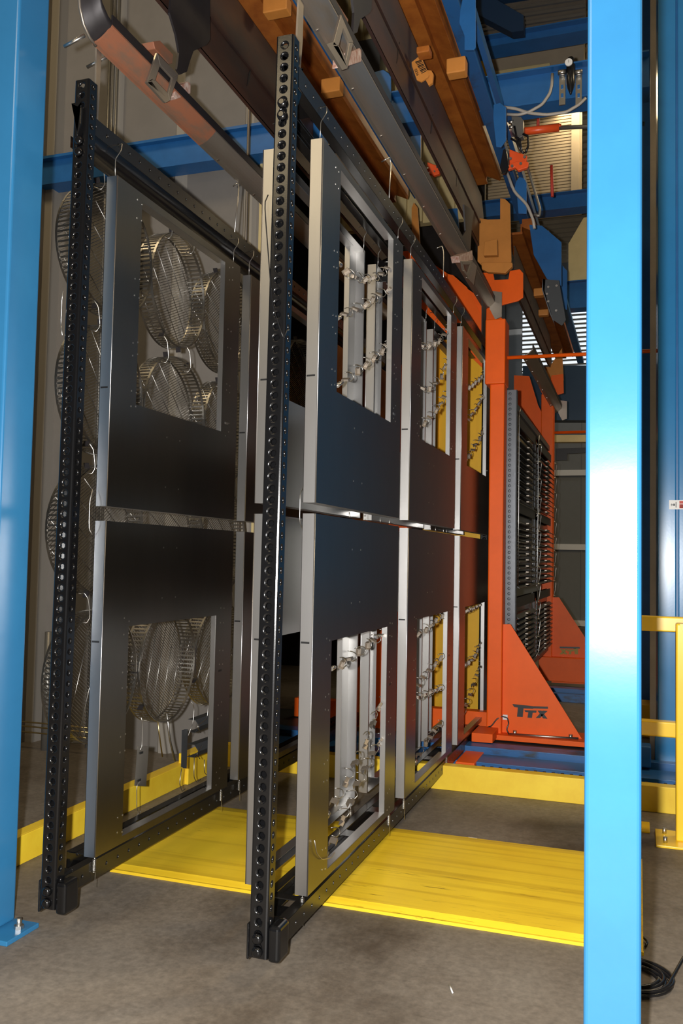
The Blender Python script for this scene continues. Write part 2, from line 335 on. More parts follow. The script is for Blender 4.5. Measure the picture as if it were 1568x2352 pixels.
for i in range(3):
    y0 = 3.365+i*1.548
    panel(RB['face'], y0, 1.325, RB['z'][2], RB['z'][3], y0+.235, y0+1.125, 2.335, 3.345, 1, 'upper windowed steel panel on the front of the right rack, '+RNG[i], 'front panels of the right rack')
    panel(RB['face'], y0, 1.325, RB['z'][0], RB['z'][1], y0+.235, y0+1.125, .255, 1.235, 1, 'lower windowed steel panel on the front of the right rack, '+RNG[i], 'front panels of the right rack')
    panel(-1.562, y0+.03, 1.325, RB['z'][2], RB['z'][3], y0+.265, y0+1.155, 2.335, 3.345, -1, 'upper steel panel on the back of the right rack, '+RNG[i], 'back panels of the right rack')
    panel(-1.562, y0+.03, 1.325, RB['z'][0], RB['z'][1], y0+.265, y0+1.155, .255, 1.235, -1, 'lower steel panel on the back of the right rack, '+RNG[i], 'back panels of the right rack')
for i in range(2):
    y0 = 3.300+i*1.435
    panel(-2.238, y0, 1.285, 1.808, 3.312, y0+.21, y0+1.09, 2.30, 3.275, 1, 'upper windowed steel panel on the left rack, '+['beside its near post', 'partly hidden behind the right rack post'][i], 'panels of the left rack')
    panel(-2.238, y0, 1.285, .272, 1.742, y0+.21, y0+1.09, .305, 1.262, 1, 'lower windowed steel panel on the left rack, '+['beside its near post', 'partly hidden behind the right rack post'][i], 'panels of the left rack')
# ------------------------------------------------------------------ racks
def post(t, name, a, b_, wx, wy, big=True, m='black'):
    """leaning perforated post from a (bottom centre) to b (top centre)"""
    a, b_ = Vector(a), Vector(b_); d = (b_-a); L = d.length; u = d.normalized(); X = Vector((1, 0, 0)); X = (X-u*X.dot(u)).normalized(); Y = u.cross(X)*1
    if Y.y < 0: Y = -Y
    mb = MB(); p = .0445; c = .008
    # faces: -Y (front), +X (right), back, left
    mb.strip(a-X*(wx/2-c)-Y*wy/2, u, X, -Y, L, wx-2*c, p, .0115 if big else .009, .0185 if big else .013, .005, .004, 0)
    mb.strip(a+X*wx/2-Y*(wy/2-c), u, Y, X, L, wy-2*c, p, .0095, .014, .004, .004, 0)
    mb.strip(a-X*wx/2-Y*(wy/2-c), u, Y, -X, L, wy-2*c, p, .0095, .014, .004, .004, 0)
    def q(p0, p1):
        mb.add([p0, p1, p1+d, p0+d], [(0, 1, 2, 3)])
    q(a-X*(wx/2)+Y*wy/2, a+X*(wx/2)+Y*wy/2)
    for sx in (-1, 1):
        p0 = a+X*sx*(wx/2-c)-Y*wy/2; p1 = a+X*sx*wx/2-Y*(wy/2-c); pm = (p0+p1)/2+(X*sx-Y)*c*.2
        q(p0, pm); q(pm, p1)
        q(a+X*sx*wx/2+Y*(wy/2-c), a+X*sx*wx/2+Y*wy/2)
    return mb.build(name, m, t)
def rail(t, name, x, y0, y1, z0, z1, wd, s, m='blackr', r=.008, slot=1.4):
    """C rail: perforated outer face at x facing s, with bottom and top lips of width wd"""
    mb = MB(); mb.strip((x, y0, z0), (0, 1, 0), (0, 0, 1), (s, 0, 0), y1-y0, z1-z0, .09, r, r*1.15, .002, .004, 0, 8)
    a, b_ = sorted((x-s*.002, x-s*wd)); mb.box(a, b_, y0, y1, z0, z0+.004); mb.box(a, b_, y0, y1, z1-.004, z1)
    i0, i1 = sorted((x-s*.004, x-s*.006)); mb.box(i0, i1, y0, y1, z0, z1) if False else None
    return mb.build(name, m, t)
def ladder(t, name, x0, x1, y0, y1, z, n, th=.004, m='blackr', rim=.03):
    """flat plate with a row of rectangular openings"""
    mb = MB(); mb.box(x0, x0+rim, y0, y1, z, z+th); mb.box(x1-rim, x1, y0, y1, z, z+th); p = (y1-y0)/n
    for i in range(n+1):
        a = max(y0, y0+i*p-.045); b_ = min(y1, y0+i*p+.045); mb.box(x0+rim, x1-rim, a, b_, z, z+th)
        for (yy, sy) in ((b_, 1), (a, -1)):
            if y0 < yy < y1:
                for xx, sx in ((x0+rim, 1), (x1-rim, -1)): mb.prism([(xx, yy, z), (xx+sx*.02, yy, z), (xx, yy+sy*.02, z)], (0, 0, th))
    return mb.build(name, m, t)
def rack(xr, xl, ptop, pbot, y1, zt, zbm, label, smooth_under=False, far_post=True, clampz=.19):
    t = thing('hanging_rack', label, 'rack', (xr, 3.0, zbm[0]))
    a = Vector(pbot); b_ = Vector(ptop)
    PO = post(t, 'post', a, b_, .074, .058)
    y0 = 3.12
    rail(t, 'top_rail', xr, y0, y1, zt[0], zt[1], .045, 1); rail(t, 'top_rail', xl, y0+.22, y1, zt[0], zt[1], .045, -1)
    rail(t, 'bottom_rail', xr, y0, y1, zbm[0], zbm[1], .045, 1); rail(t, 'bottom_rail', xl, y0+.28, y1, zbm[0], zbm[1], .045, -1)
    if smooth_under:
        mb = MB(); n = 10; prof = []
        for k in range(n+1):
            th = PI*k/n; prof.append((xl+.01+(xr-xl-.012)*(1-math.cos(th))/2, 0, zt[0]+.002-.055*math.sin(th)**.8))
        vs = [(max(p[0], xr-.11), y0+.02, p[2]) for p in prof]+[(p[0], y1, p[2]) for p in prof]
        mb.add(vs, [(k, k+1, n+2+k, n+1+k) for k in range(n)], True); mb.build('rounded_underside', 'black', t)
        for k in range(int((y1-y0)/.45)):
            MB().box(xr-.012, xr-.004, y0+.25+k*.45, y0+.55+k*.45, zt[0]-.004, zt[0]+.002).build('slot_edge', 'mill', t)
    else:
        ladder(t, 'top_ladder_plate', xl+.01, xr-.01, y0+.22, y1, zt[1]-.012, 10)
        for k in range(6):
            yy = y0+.15+k*(y1-y0-.3)/5
    ladder(t, 'bottom_ladder_plate', xl+.01, xr-.01, y0+.28, y1, zbm[1]-.006, 10)
    # end cap, saddle clamps
    e = MB(); zz = zt[1]+.02
    xe = xr-.035
    prof = [(xe+.01, zt[0]-.03), (xe, zt[0]), (xe, zt[1]), (xe+.02, zz), (xr-.04, zz), (xr-.005, zt[1]), (xr-.005, zt[0]+.005), (xr-.02, zt[0]-.045), (xr-.03, zt[0]-.045)]
    e.prism([(p[0], y0-.055, p[1]) for p in prof], (0, .11, 0)); e.build('end_bracket', 'black', t, bevel=.006)
    for q0_, q1_, zz_ in ((y0+.05, y0+.26, zt), (y0+.04, y0+.32, zbm)): MB().prism([(xr-.045, q0_, zz_[0]+.01), (xr-.005, q0_, zz_[0]+.01), (xr-.005, q1_, zz_[0]+.01), (xl+.01, q1_, zz_[0]+.01)], (0, 0, .02)).build('end_web', 'black', t)
    pc = a+(b_-a).normalized()*(clampz-a.z)
    for s, wd in ((1, .048), (-1, .010)):
        x0 = pc.x+s*.037; x1 = x0+s*wd; xa, xb = sorted((x0, x1))
        MB().box(xa, xb, pc.y-.028, pc.y+.07, clampz-.075, clampz+.055).build('foot_clamp', 'black', t, bevel=.014)
    MB().box(xr-.07, xr-.003, y0-.04, y0+.08, zbm[0]-.005, zbm[1]+.012).build('end_bracket', 'black', t, bevel=.01)
    for dz in (.025, .072, L_ := (b_-a).length-.0445*7.3, L_+.05):
        c_ = a+(b_-a).normalized()*dz+Vector((0, -.03, 0)); MB().tube([c_, c_+Vector((0, -.012, 0)), c_+Vector((0, -.018, 0))], [.021, .019, .010], 14).build('bolt', 'black', PO)
    if far_post: post(t, 'post', (xr-.05, y1-.02, zbm[0]), (xr-.05, y1+.02, zt[1]+.05), .074, .058, m='post' if False else 'black')
    return t
rack(-1.287, -1.485, (-1.308, 3.05, 3.632), (-1.320, 3.02, .126), 7.95, (3.475, 3.56), (.108, .188), 'black perforated hanging rack frame in the centre, carrying the right row of steel panels')
rack(-2.268, -2.455, (-2.292, 3.12, 3.655), (-2.298, 3.09, .134), 7.8, (3.438, 3.515), (.165, .245), 'black perforated hanging rack frame at the left, carrying the left panels', True, False)
# ------------------------------------------------------------------ wires, hooks, springs
def wire(name, pts, r, label, cat='hook', group=None, m='zinc', seg=6):
    P = [Vector(p) for p in pts]; Q = [P[0]]
    for i in range(1, len(P)-1):
        a = P[i]+(P[i-1]-P[i])*.22; b_ = P[i]+(P[i+1]-P[i])*.22; Q += [a, (a+b_+P[i]*2)/4, b_]
    Q.append(P[-1]); return tag(MB().tube(Q, r, seg).build(name, m), label, cat, group)
def hanger(x, y, zr, zp, label, g='panel hanger hooks'):
    wire('hanger_hook', [(x-.05, y+.02, zr+.03), (x+.015, y+.0, zr+.035), (x+.022, y-.02, zr-.01), (x+.0, y-.03, zr-.05), (x, y-.03, zp+.03), (x-.01, y-.01, zp-.004), (x-.02, y+.025, zp+.015)], .0022, label, 'hook', g)
for i in range(3):
    y0 = 3.365+i*1.548
    for k, yy in enumerate((y0+.03, y0+1.29)):
        hanger(-1.283, yy, 3.50, 3.38, 'wire hook at the '+['near', 'far'][k]+' top corner of right rack front panel '+RNG[i])
        hanger(-1.50, yy+.05, 3.50, 3.37, 'wire hook at the '+['near', 'far'][k]+' top corner of right rack back panel '+RNG[i])
for i in range(2):
    y0 = 3.30+i*1.435
    for k, yy in enumerate((y0+.03, y0+1.25)): hanger(-2.252, yy, 3.44, 3.312, 'bent wire hook holding the '+['near', 'far'][k]+' top corner of the '+['nearer', 'farther'][i]+' upper left rack panel')
def spring(p, L, label, r=.008, n=10, g='tension springs under the panels'):
    p = Vector(p); pts = [p+Vector((0, 0, .03)), p+Vector((0, 0, .004))]
    for k in range(n*8+1):
        th = 2*PI*k/8; pts.append(p+Vector((r*math.cos(th), r*math.sin(th), -L*k/(n*8))))
    pts += [p+Vector((.004, .004, -L-.02)), p+Vector((.006, .0, -L-.06)), p+Vector((.002, .01, -L-.065))]
    return tag(MB().tube(pts, .0014, 5).build('tension_spring', 'zinc'), label, 'spring', g)
spring((-1.30, 3.385, .205), .05, 'small coil spring under the near corner of the nearest lower right rack panel')
spring((-1.285, 4.63, .205), .05, 'small coil spring under the far corner of the nearest lower right rack panel')
spring((-1.285, 4.95, .205), .05, 'small coil spring under the near corner of the middle lower right rack panel')
spring((-1.285, 6.13, .205), .05, 'small coil spring under the far corner of the middle lower right rack panel')
spring((-2.26, 3.33, .255), .055, 'small coil spring under the near corner of the nearer lower left rack panel')
spring((-2.25, 4.53, .255), .05, 'small coil spring under the far corner of the nearer lower left rack panel')
spring((-2.25, 4.77, .255), .05, 'small coil spring under the near corner of the farther lower left rack panel')
spring((-1.50, 4.62, .205), .05, 'small coil spring seen through the lower right rack window on the back panel')
wire('wire_tie', [(-1.352, 2.995, 2.99), (-1.36, 2.98, 2.95), (-1.315, 2.975, 2.5+.05), (-1.27, 2.985, 2.42), (-1.262, 3.0, 2.46)], .0022, 'bent wire hanging on the right rack post', 'wire', None, 'rubber')
wire('wire_tie', [ax(-2.33, 145, 668), ax(-2.34, 142, 690), ax(-2.36, 140, 745), ax(-2.34, 143, 770)], .002, 'bent wire hanging behind the left rack post', 'wire')
wire('wire_tie', [ax(-1.35, 697, 1118), ax(-1.35, 689, 1135), ax(-1.35, 688, 1200), ax(-1.35, 697, 1220)], .0022, 'curved wire bridging the gap between upper and lower panels on the right rack', 'wire')
wire('wire_tie', [ax(-2.30, 213, 1125), ax(-2.30, 206, 1148), ax(-2.30, 204, 1215), ax(-2.30, 211, 1228)], .0022, 'curved wire bridging the gap between upper and lower panels on the left rack', 'wire')
# small wires across the gap of the right rack
for k, yy in enumerate((3.9, 4.15, 4.42, 4.6, 5.6, 5.75, 6.0, 6.1)):
    wire('gap_wire', [(-1.30, yy, 1.815), (-1.30, yy, 1.80), (-1.298, yy, 1.79)], .002, NTH[k]+' wire link from the left in the slit between upper and lower right rack panels', 'wire', 'wire links in the slit between the panels')
# lip under the upper back panels lit in the gap
# ------------------------------------------------------------------ strings of clips and hooks
cm = MB(); cw, chh = .017, .034
for (a, b_) in (((-cw, -chh/2), (cw, chh/2)),):
    cm.box(-cw, cw, -.001, .001, -chh/2, chh/2); cm.box(-cw, -cw+.002, 0, .022, -chh/2, chh/2); cm.box(cw-.002, cw, 0, .014, -chh/2, chh/2)
    cm.box(-cw, cw, .0, .016, chh/2-.002, chh/2)
CLIP = cm.build('steel_clip', 'mill', loc=(0, 0, 0)); 
hp = [(-.028, 0, .012), (-.010, 0, .016), (.010, 0, .012), (.018, 0, -.006), (.004, 0, -.020), (-.018, 0, -.014)]
HOOK = wire('wire_hook', [(x, y, z) for x, y, z in hp], .0021, 'x', 'hook', None, 'wirem')
# re-root the hook at the origin
for v in HOOK.data.vertices: v.co += HOOK.location
HOOK.location = (0, 0, 0)
sl = MB().tube([(-.02, 0, 0), (.02, 0, 0)], .0105, 10); SLEEVE = sl.build('metal_sleeve', 'zinc', loc=(0, 0, 0))
first = {'c': True, 'h': True, 's': True}
def put(o, key, loc, q, label, cat, g, m=None, sc=1.0):
    if first[key]: c_ = o; first[key] = False
    else: c_ = o.copy(); COL.objects.link(c_)
    c_.location = loc; c_.rotation_mode = 'QUATERNION'; c_.rotation_quaternion = q; c_.scale = (sc, sc, sc)
    if m:
        c_.data = c_.data.copy() if m not in c_.data.materials else c_.data
        c_.data.materials[0] = M[m]
    tag(c_, label, cat, g); return c_
def string(X, pts, n, where, sag=0, sc=1.0, bright=()):
    """clips joined by bent wire hooks along a sagging line between two window edges"""
    P = [ax(X, *p) for p in pts]; L = [0]
    for a, b_ in zip(P, P[1:]): L.append(L[-1]+(b_-a).length)
    def at(s_):
        s_ = max(0, min(L[-1]-1e-6, s_))
        for k in range(len(P)-1):
            if s_ <= L[k+1]: return P[k]+(P[k+1]-P[k])*((s_-L[k])/(L[k+1]-L[k]))
    tot = L[-1]; stp = tot/(n+.9)
    s0 = at(stp*.25); d = (at(stp*.6)-at(0)).normalized()
    put(SLEEVE, 's', s0, Vector((1, 0, 0)).rotation_difference(d), 'metal sleeve on the '+where, 'sleeve', 'sleeves at the ends of the clip strings', sc=sc)
    wire('end_wire', [s0-d*.045+Vector((0, 0, .006)), s0-d*.03, s0, s0+d*.03], .0018, 'wire tail on the '+where, 'wire', 'tails of the clip strings')
    for i in range(n):
        c0 = at(stp*(.95+i)); d = (at(stp*(1.15+i))-at(stp*(.75+i))).normalized()
        q = Vector((0, 0, 1)).rotation_difference(d) @ Quaternion((0, 0, 1), random.uniform(-1.6, .6))
        put(CLIP, 'c', c0+Vector((random.uniform(-.006, .006), 0, 0)), q, NTH[i]+' clip from left, '+where, 'clip', 'clips in the '+where, sc=sc*1.0)
        h0 = at(stp*(1.42+i)); q = Vector((1, 0, 0)).rotation_difference(-d) @ Quaternion((1, 0, 0), random.uniform(2.2, 3.4)) 
        q = Quaternion((0, 0, 1), random.uniform(.5, 1.3)) @ Quaternion((0, 1, 0), random.uniform(-.3, .5)) @ Quaternion((0, 0, 1), PI*.5 if False else 0)
        put(HOOK, 'h', h0+Vector((.0, 0, -.006)), q, NTH[i]+' hook from left, '+where, 'hook', 'hooks in the '+where, sc=sc*1.25)
XS = -1.30
for wn, arr in (('upper nearest right rack window', [[(773, 601), (800, 625), (835, 640), (868, 632), (918, 590)], [(772, 733), (800, 715), (850, 690), (880, 668), (918, 652)], [(772, 888), (800, 865), (850, 825), (885, 795), (920, 770)]]),
                ('upper middle right rack window', [[(955, 790), (985, 795), (1005, 785), (1022, 762), (1038, 745)], [(956, 888), (985, 893), (1010, 865), (1025, 830), (1040, 802)], [(958, 985), (985, 958), (1010, 925), (1030, 898), (1042, 890)]]),
                ('upper far right rack window', [[(1066, 895), (1085, 882), (1103, 868), (1118, 850)], [(1066, 975), (1085, 945), (1103, 915), (1118, 900)], [(1068, 1062), (1085, 1030), (1100, 1005), (1118, 965)]])):
    for k, pts in enumerate(arr): string(XS, pts, 7 if 'nearest' in wn else 6, ['top', 'middle', 'lowest'][k]+' string of the '+wn)
for wn, arr in (('lower nearest right rack window', [[(758, 1538), (800, 1512), (850, 1475), (885, 1450), (905, 1440)], [(745, 1885), (790, 1800), (830, 1720), (860, 1640), (903, 1560)], [(742, 1978), (775, 1900), (825, 1790), (860, 1720), (886, 1678)]]),
                ('lower middle right rack window', [[(945, 1463), (975, 1445), (1005, 1420), (1035, 1400)], [(942, 1590), (975, 1550), (1005, 1515), (1032, 1487)], [(945, 1603), (975, 1593), (1005, 1580), (1030, 1570)], [(950, 1758), (975, 1705), (1000, 1675), (1028, 1642)]]),
                ('lower far right rack window', [[(1062, 1403), (1080, 1398), (1100, 1388), (1112, 1382)], [(1056, 1532), (1075, 1520), (1090, 1503), (1108, 1465)], [(1052, 1658), (1070, 1620), (1090, 1560), (1108, 1515)]])):
    for k, pts in enumerate(arr): string(XS, pts, 7 if 'nearest' in wn else 6, ['top', 'second', 'third', 'fourth'][k]+' string of the '+wn)
# loose curved wire at the lowest string
wire('loose_wire', [ax(-1.26, 722, 1930), ax(-1.26, 727, 1960), ax(-1.26, 740, 1975), ax(-1.26, 760, 1970), ax(-1.26, 768, 1958)], .002, 'loose curved wire over the lower corner of the nearest right rack panel', 'wire')
# ------------------------------------------------------------------ round wire baskets on the back of the left rack
def basket_proto():
    t = thing('wire_basket', 'x', 'basket', (0, 0, 0), 'round wire baskets hanging behind the left rack'); R = .325; D = .095
    # rim: two hoops, slotted band
    h = MB(); N = 84
    for k in range(N):
        th = 2*PI*k/N; c_, s_ = math.cos(th), math.sin(th); n_ = Vector((0, c_, s_)); tt = Vector((0, -s_, c_))
        h.obox(n_*R+Vector((-D*.5, 0, 0)), Vector((D*.86, 0, 0)), tt*.009, n_*.002)
    h.build('slotted_rim', 'wirem', t, kind='stuff')
    for x_, wd in ((-.004, .014), (-D, .012)):
        hp_ = MB(); seg = 48; vs = []
        for k in range(seg):
            th = 2*PI*k/seg
            for (dr, dx) in ((0, -wd/2), (.003, -wd/2), (.003, wd/2), (0, wd/2)): vs.append((x_+dx, (R+dr)*math.cos(th), (R+dr)*math.sin(th)))
        fs = [(4*k+j, 4*k+(j+1) % 4, 4*((k+1) % seg)+(j+1) % 4, 4*((k+1) % seg)+j) for k in range(seg) for j in range(4)]
        hp_.add(vs, fs); hp_.build('hoop', 'wirem', t)
    g = MB(); al = math.radians(32); e1 = Vector((0, math.cos(al), math.sin(al))); e2 = Vector((0, -math.sin(al), math.cos(al)))
    n = 44
    for k in range(1, n):
        q = -R+2*R*k/n; l = math.sqrt(R*R-q*q)
        g.obox(e2*q+Vector((-D+.004, 0, 0)), e1*2*l, e2*.0028, Vector((.003, 0, 0)))
    g.build('grid_wires', 'wirem', t, kind='stuff')
    f1 = Vector((0, math.cos(math.radians(40)), -math.sin(math.radians(40)))); f2 = Vector((0, f1.z, -f1.y))
    for k in range(6):
        q = -R*.82+R*1.64*k/5; l = math.sqrt(R*R-q*q)*.985
        MB().tube([f2*q+f1*l+Vector((-D+.009, 0, 0)), f2*q-f1*l+Vector((-D+.009, 0, 0))], .0022, 6).build('cross_wire', 'wirem', t)
    for th in (PI*.40, -PI*.42, PI*.62, -PI*.62):
        c_ = Vector((-.02, math.cos(th)*(R+.008), math.sin(th)*(R+.008))); n_ = Vector((0, math.cos(th), math.sin(th))); MB().obox(c_+n_*.006, Vector((.03, 0, 0)), n_*.03, Vector((0, -n_.z, n_.y))*.004).build('hanging_tab', 'dark', t)
    return t
BK = basket_proto(); bx = -2.535
ORD = ['top', 'second', 'third', 'bottom']; CN = ['nearest', 'middle', 'farther']
fb = True
for ci, yc in enumerate((3.735, 4.40, 5.06)):
    for ri, zc in enumerate((3.145, 2.425, 1.715, .985)):
        lab = 'round wire grid basket behind the left rack, %s of the %s column' % (ORD[ri], CN[ci])
        zc2 = zc-.01*ci; q = Quaternion((0, 0, 1), random.uniform(-.06, .06)) @ Quaternion((1, 0, 0), random.uniform(-.2, .2)-(1.25 if ri == 3 else 0))
        if fb: BK.location = (bx, yc, zc2); BK.rotation_mode = 'QUATERNION'; BK.rotation_quaternion = q; BK['label'] = lab; fb = False
        else: dup(BK, (bx, yc, zc2), q, lab)
        for s_, yy in ((0, yc-.13), (1, yc+.13)):
            zt_ = zc2+.30
            wire('basket_hook', [(bx-.04, yy, zt_-.02), (bx-.01, yy+.012, zt_-.03), (bx+.005, yy+.02, zt_), (bx+.005, yy+.0, zt_+.09), (bx-.01, yy-.015, zt_+.12), (bx-.03, yy-.01, zt_+.11)], .0026,
                 '%s wire hook above the %s basket of the %s column' % (['near', 'far'][s_], ORD[ri], CN[ci]), 'hook', 'basket hooks')
dup(BK, (-2.6, 6.55, 3.05), None, 'round wire basket glimpsed far back between the right rack post and the first panel')
# ------------------------------------------------------------------ small pieces hanging in the lower left window
X = -2.50
def sheet(name, label, cat, face_px, depth, X, m='mill'):
    P = [ax(X, *p) for p in face_px]; t = thing(name, label, cat, P[0]); MB().prism(P, (-.002, 0, 0)).build('face', m, t)
    a, b_, c_, d_ = P; n = Vector((-depth, .01, -.004)); MB().prism([b_, c_, c_+n, b_+n], (0, .002, 0)).build('side_flange', m, t); return t
t = sheet('angle_bracket', 'bright steel channel bracket with two slots hanging in the lower left rack window', 'bracket', [(316, 1714), (341, 1714), (335, 1806), (309, 1805)], .04, X, 'zinc')
c0 = ax(X+.003, 325, 1729); MB().obox(c0, (.002, 0, 0), (0, .03, 0), (0, 0, .011)).build('slot', 'ink', t)
c0 = ax(X+.003, 320, 1792); MB().obox(c0, (.002, 0, 0), (0, .03, 0), (0, 0, .011)).build('slot', 'ink', t)
sheet('flat_bracket', 'dark grey folded strip bracket hanging in the lower left rack window', 'bracket', [(418, 1677), (431, 1675), (428, 1765), (416, 1762)], .03, X, 'grey')
for k, (px, py) in enumerate(((470, 1668), (468, 1725))):
    a = ax(X-.02, px-22, py); b_ = ax(X-.02, px+26, py-18); u = (b_-a); hh = .075
    t = thing('hex_channel', ['upper', 'lower'][k]+' dark folded steel channel hanging in the lower left rack window', 'bracket', a, 'dark folded channels')
    for (dx0, z0_, dx1, z1_) in ((0, hh/2, .03, 0), (.03, 0, 0, -hh/2), (0, -hh/2, -.05, -hh/2), (0, hh/2, -.05, hh/2)):
        MB().prism([a+Vector((dx0, 0, z0_)), b_+Vector((dx0, 0, z0_)), b_+Vector((dx1, 0, z1_)), a+Vector((dx1, 0, z1_))], (-.002, 0, -.001)).build('fold', 'grey', t)
def pw(name, pts, label, r=.0023, X=-2.49, m='zinc', g='wires in the lower left rack window'): wire(name, [ax(X, *p) for p in pts], r, label, 'wire', g, m)
pw('hanging_wire', [(324, 1648), (327, 1660), (326, 1715), (322, 1722)], 'straight wire holding the bright channel bracket in the lower left window')
pw('hanging_wire', [(320, 1795), (314, 1805), (314, 1858), (319, 1870), (323, 1862)], 'wire hanging under the bright channel bracket in the lower left window')
pw('hanging_wire', [(318, 1868), (313, 1875), (314, 1892)], 'forked wire end at the sill under the bright channel bracket')
pw('hanging_wire', [(440, 1612), (446, 1625), (443, 1660), (432, 1690)], 'wire holding the dark strip bracket in the lower left window')
pw('hanging_wire', [(417, 1765), (412, 1800), (418, 1818), (425, 1812)], 'wire hanging under the dark strip bracket')
pw('hanging_wire', [(460, 1622), (478, 1612), (476, 1650), (456, 1665), (454, 1670), (461, 1683)], 'bent wire hooked in front of the upper dark folded channel')
pw('hanging_wire', [(484, 1645), (484, 1655), (480, 1660), (488, 1671)], 'short bent wire at the right of the upper dark folded channel')
pw('hanging_wire', [(464, 1712), (454, 1728), (452, 1732), (459, 1743)], 'bent wire in front of the lower dark folded channel')
pw('hanging_wire', [(484, 1702), (479, 1715), (480, 1722), (488, 1729)], 'short bent wire at the right of the lower dark folded channel')
pw('hanging_wire', [(446, 1740), (445, 1785), (452, 1798), (461, 1790)], 'wire hook hanging under the lower dark folded channel')
pw('hanging_wire', [(469, 1745), (469, 1775), (479, 1783), (488, 1775)], 'second wire hook hanging under the lower dark folded channel')
pw('steel_rod', [(383, 1638), (390, 1700), (402, 1748)], 'bright round rod hanging below the middle bottom basket', .006, -2.56)
pw('steel_rod', [(362, 1655), (368, 1705), (373, 1738)], 'brassy thin rod hanging below the middle bottom basket', .004, -2.58, 'brass')
# ------------------------------------------------------------------ overhead load bars and tracks
def beam_profile(name, part, prof, y0, y1, m, label=None, cat='beam', parent=None, bevel=0, group=None):
    mb = MB().prism([(x, y0, z) for x, z in prof], (0, y1-y0, 0)); o = mb.build(name if not parent else part, m, parent, bevel=bevel)
    if label: tag(o, label, cat, group)
    return o
def loadbar(xl, zb, y0, y1, label, rusty=False, nose=True):
    t = thing('load_bar', label, 'load bar', (xl, (y0+y1)/2, zb)); arc = [(.096*q/8, .062*(q/8)**1.7) for q in range(9)]; sec = [(-.006, -.002)]+arc+[(.096, .07), (.088, .07)]+[(a_-.004, b2+.008) for a_, b2 in reversed(arc)]
    ys = y0+(1.0 if rusty else 0)
    MB().box(xl+.09, xl+.098, y0, y1, zb+.071, zb+.115).build('top_web', 'dark', t)  # web coloured dark to stand in for the load bar's shadow
    MB().prism([(xl+a, ys, zb+b_) for a, b_ in sec], (0, y1-ys, 0)).build('channel', 'mill', t)
    if rusty:
        MB().prism([(xl+a, y0, zb+b_) for a, b_ in sec], (0, ys-y0, 0)).build('rusty_end', 'rusty', t)
        MB().box(xl+.06, xl+.09, y0, ys-.05, zb+.071, zb+.076).build('rust_streak', 'rusty', t)
    if nose:
        path = [(y0+.02, 0), (y0-.03, .012), (y0-.075, .045), (y0-.105, .10), (y0-.12, .18), (y0-.12, .60)]
        so = [(0, .0), (.05, .038), (.088, .053), (.094, .062), (.094, .08)]; mb = MB(); vs = []
        for (yy, dz) in path: vs += [(xl+a, yy, zb+b_+dz) for a, b_ in so]
        n_ = len(so); mb.add(vs, [(i*n_+k, i*n_+k+1, (i+1)*n_+k+1, (i+1)*n_+k) for i in range(len(path)-1) for k in range(n_-1)], True); mb.build('nose', 'dark', t)
        MB().tube([(xl, yy, zb+dz) for yy, dz in path], .007, 8).build('nose_edge', 'mill', t)
    if rusty:
        for dz, dy in ((.0, -.05), (.0, .12)):
            c_ = Vector((xl-.01, y0+dy, zb+.01)); MB().cyl(c_, c_+Vector((-.10, -.01, -.04)), .008).build('pin', 'zinc', t)
    n = int((y1-ys)/.5)
    for k in range(n):
        MB().obox((xl+.012, ys+.2+k*.5, zb+.004), (.012, 0, .006), (0, .014, 0), (0, 0, .008)).build('rivet', 'zinc', t)
    # far end lip
    MB().prism([(xl+.05, y1, zb+.17), (xl+.16, y1, zb+.15), (xl+.16, y1, zb-.08), (xl+.10, y1, zb-.10), (xl+.05, y1, zb)], (0, .01, 0)).build('end_lip', 'mill', t)
    return t
loadbar(-2.32, 3.885, 3.20, 7.9, 'grey steel load bar with rusted near end above the left rack', True)
loadbar(-1.35, 3.912, 2.75, 7.88, 'grey steel load bar above the right rack, running to the orange head', False, False)
loadbar(-1.05, 3.55, 8.3, 11.6, 'short grey load bar farther back beyond the orange post', False, False)
def frame_bracket(X, pts, inner, label, th=.012):
    P = [ax(X, *p) for p in pts]; t = thing('window_bracket', label, 'bracket', P[0]); n = len(pts)
    I = [ax(X, *p) for p in inner]; d = Vector((th, 0, 0))
    # ring between outer and inner 4-gon
    m_ = len(I); mb = MB()
    for k in range(m_):
        a, b_, c_, e_ = P[k], P[(k+1) % m_], I[(k+1) % m_], I[k]; mb.prism([a, b_, c_, e_], d)
    mb.build('plate', 'mill', t, bevel=.002); return t
t = frame_bracket(-2.215, [(356, 122), (405, 173), (385, 232), (332, 190)], [(363, 150), (391, 180), (381, 215), (352, 185)], 'diamond framed steel bracket on the rusted end of the left load bar')
MB().prism([ax(-2.215, *p) for p in ((332, 190), (345, 182), (352, 190), (385, 232), (375, 237))], (.012, 0, 0)).build('foot', 'mill', t)
MB().prism([ax(-2.225, *p) for p in ((405, 200), (432, 187), (438, 192), (438, 215), (405, 228), (398, 222))], (-.08, 0, 0)).build('wooden_pad', 'pink', t, bevel=.004)
t = frame_bracket(-1.235, [(777, 34), (806, 98), (792, 158), (758, 105)], [(782, 66), (796, 100), (789, 138), (772, 106)], 'diamond framed steel bracket on the right load bar')
MB().prism([ax(-1.235, *p) for p in ((743, 102), (760, 97), (772, 110), (792, 158), (780, 162))], (.012, 0, 0)).build('foot', 'mill', t)
MB().prism([ax(-1.245, *p) for p in ((803, 120), (826, 110), (830, 115), (830, 142), (800, 152))], (-.08, 0, 0)).build('wooden_pad', 'pink', t, bevel=.004)
t = frame_bracket(-1.24, [(1056, 600), (1082, 600), (1072, 638), (1060, 622)], [(1061, 608), (1076, 608), (1070, 628), (1064, 620)], 'diamond framed steel bracket at the far end of the right load bar', .01)
MB().prism([ax(-1.25, *p) for p in ((1053, 588), (1084, 575), (1086, 597), (1056, 603))], (-.06, 0, 0)).build('wooden_pad', 'pink', t)
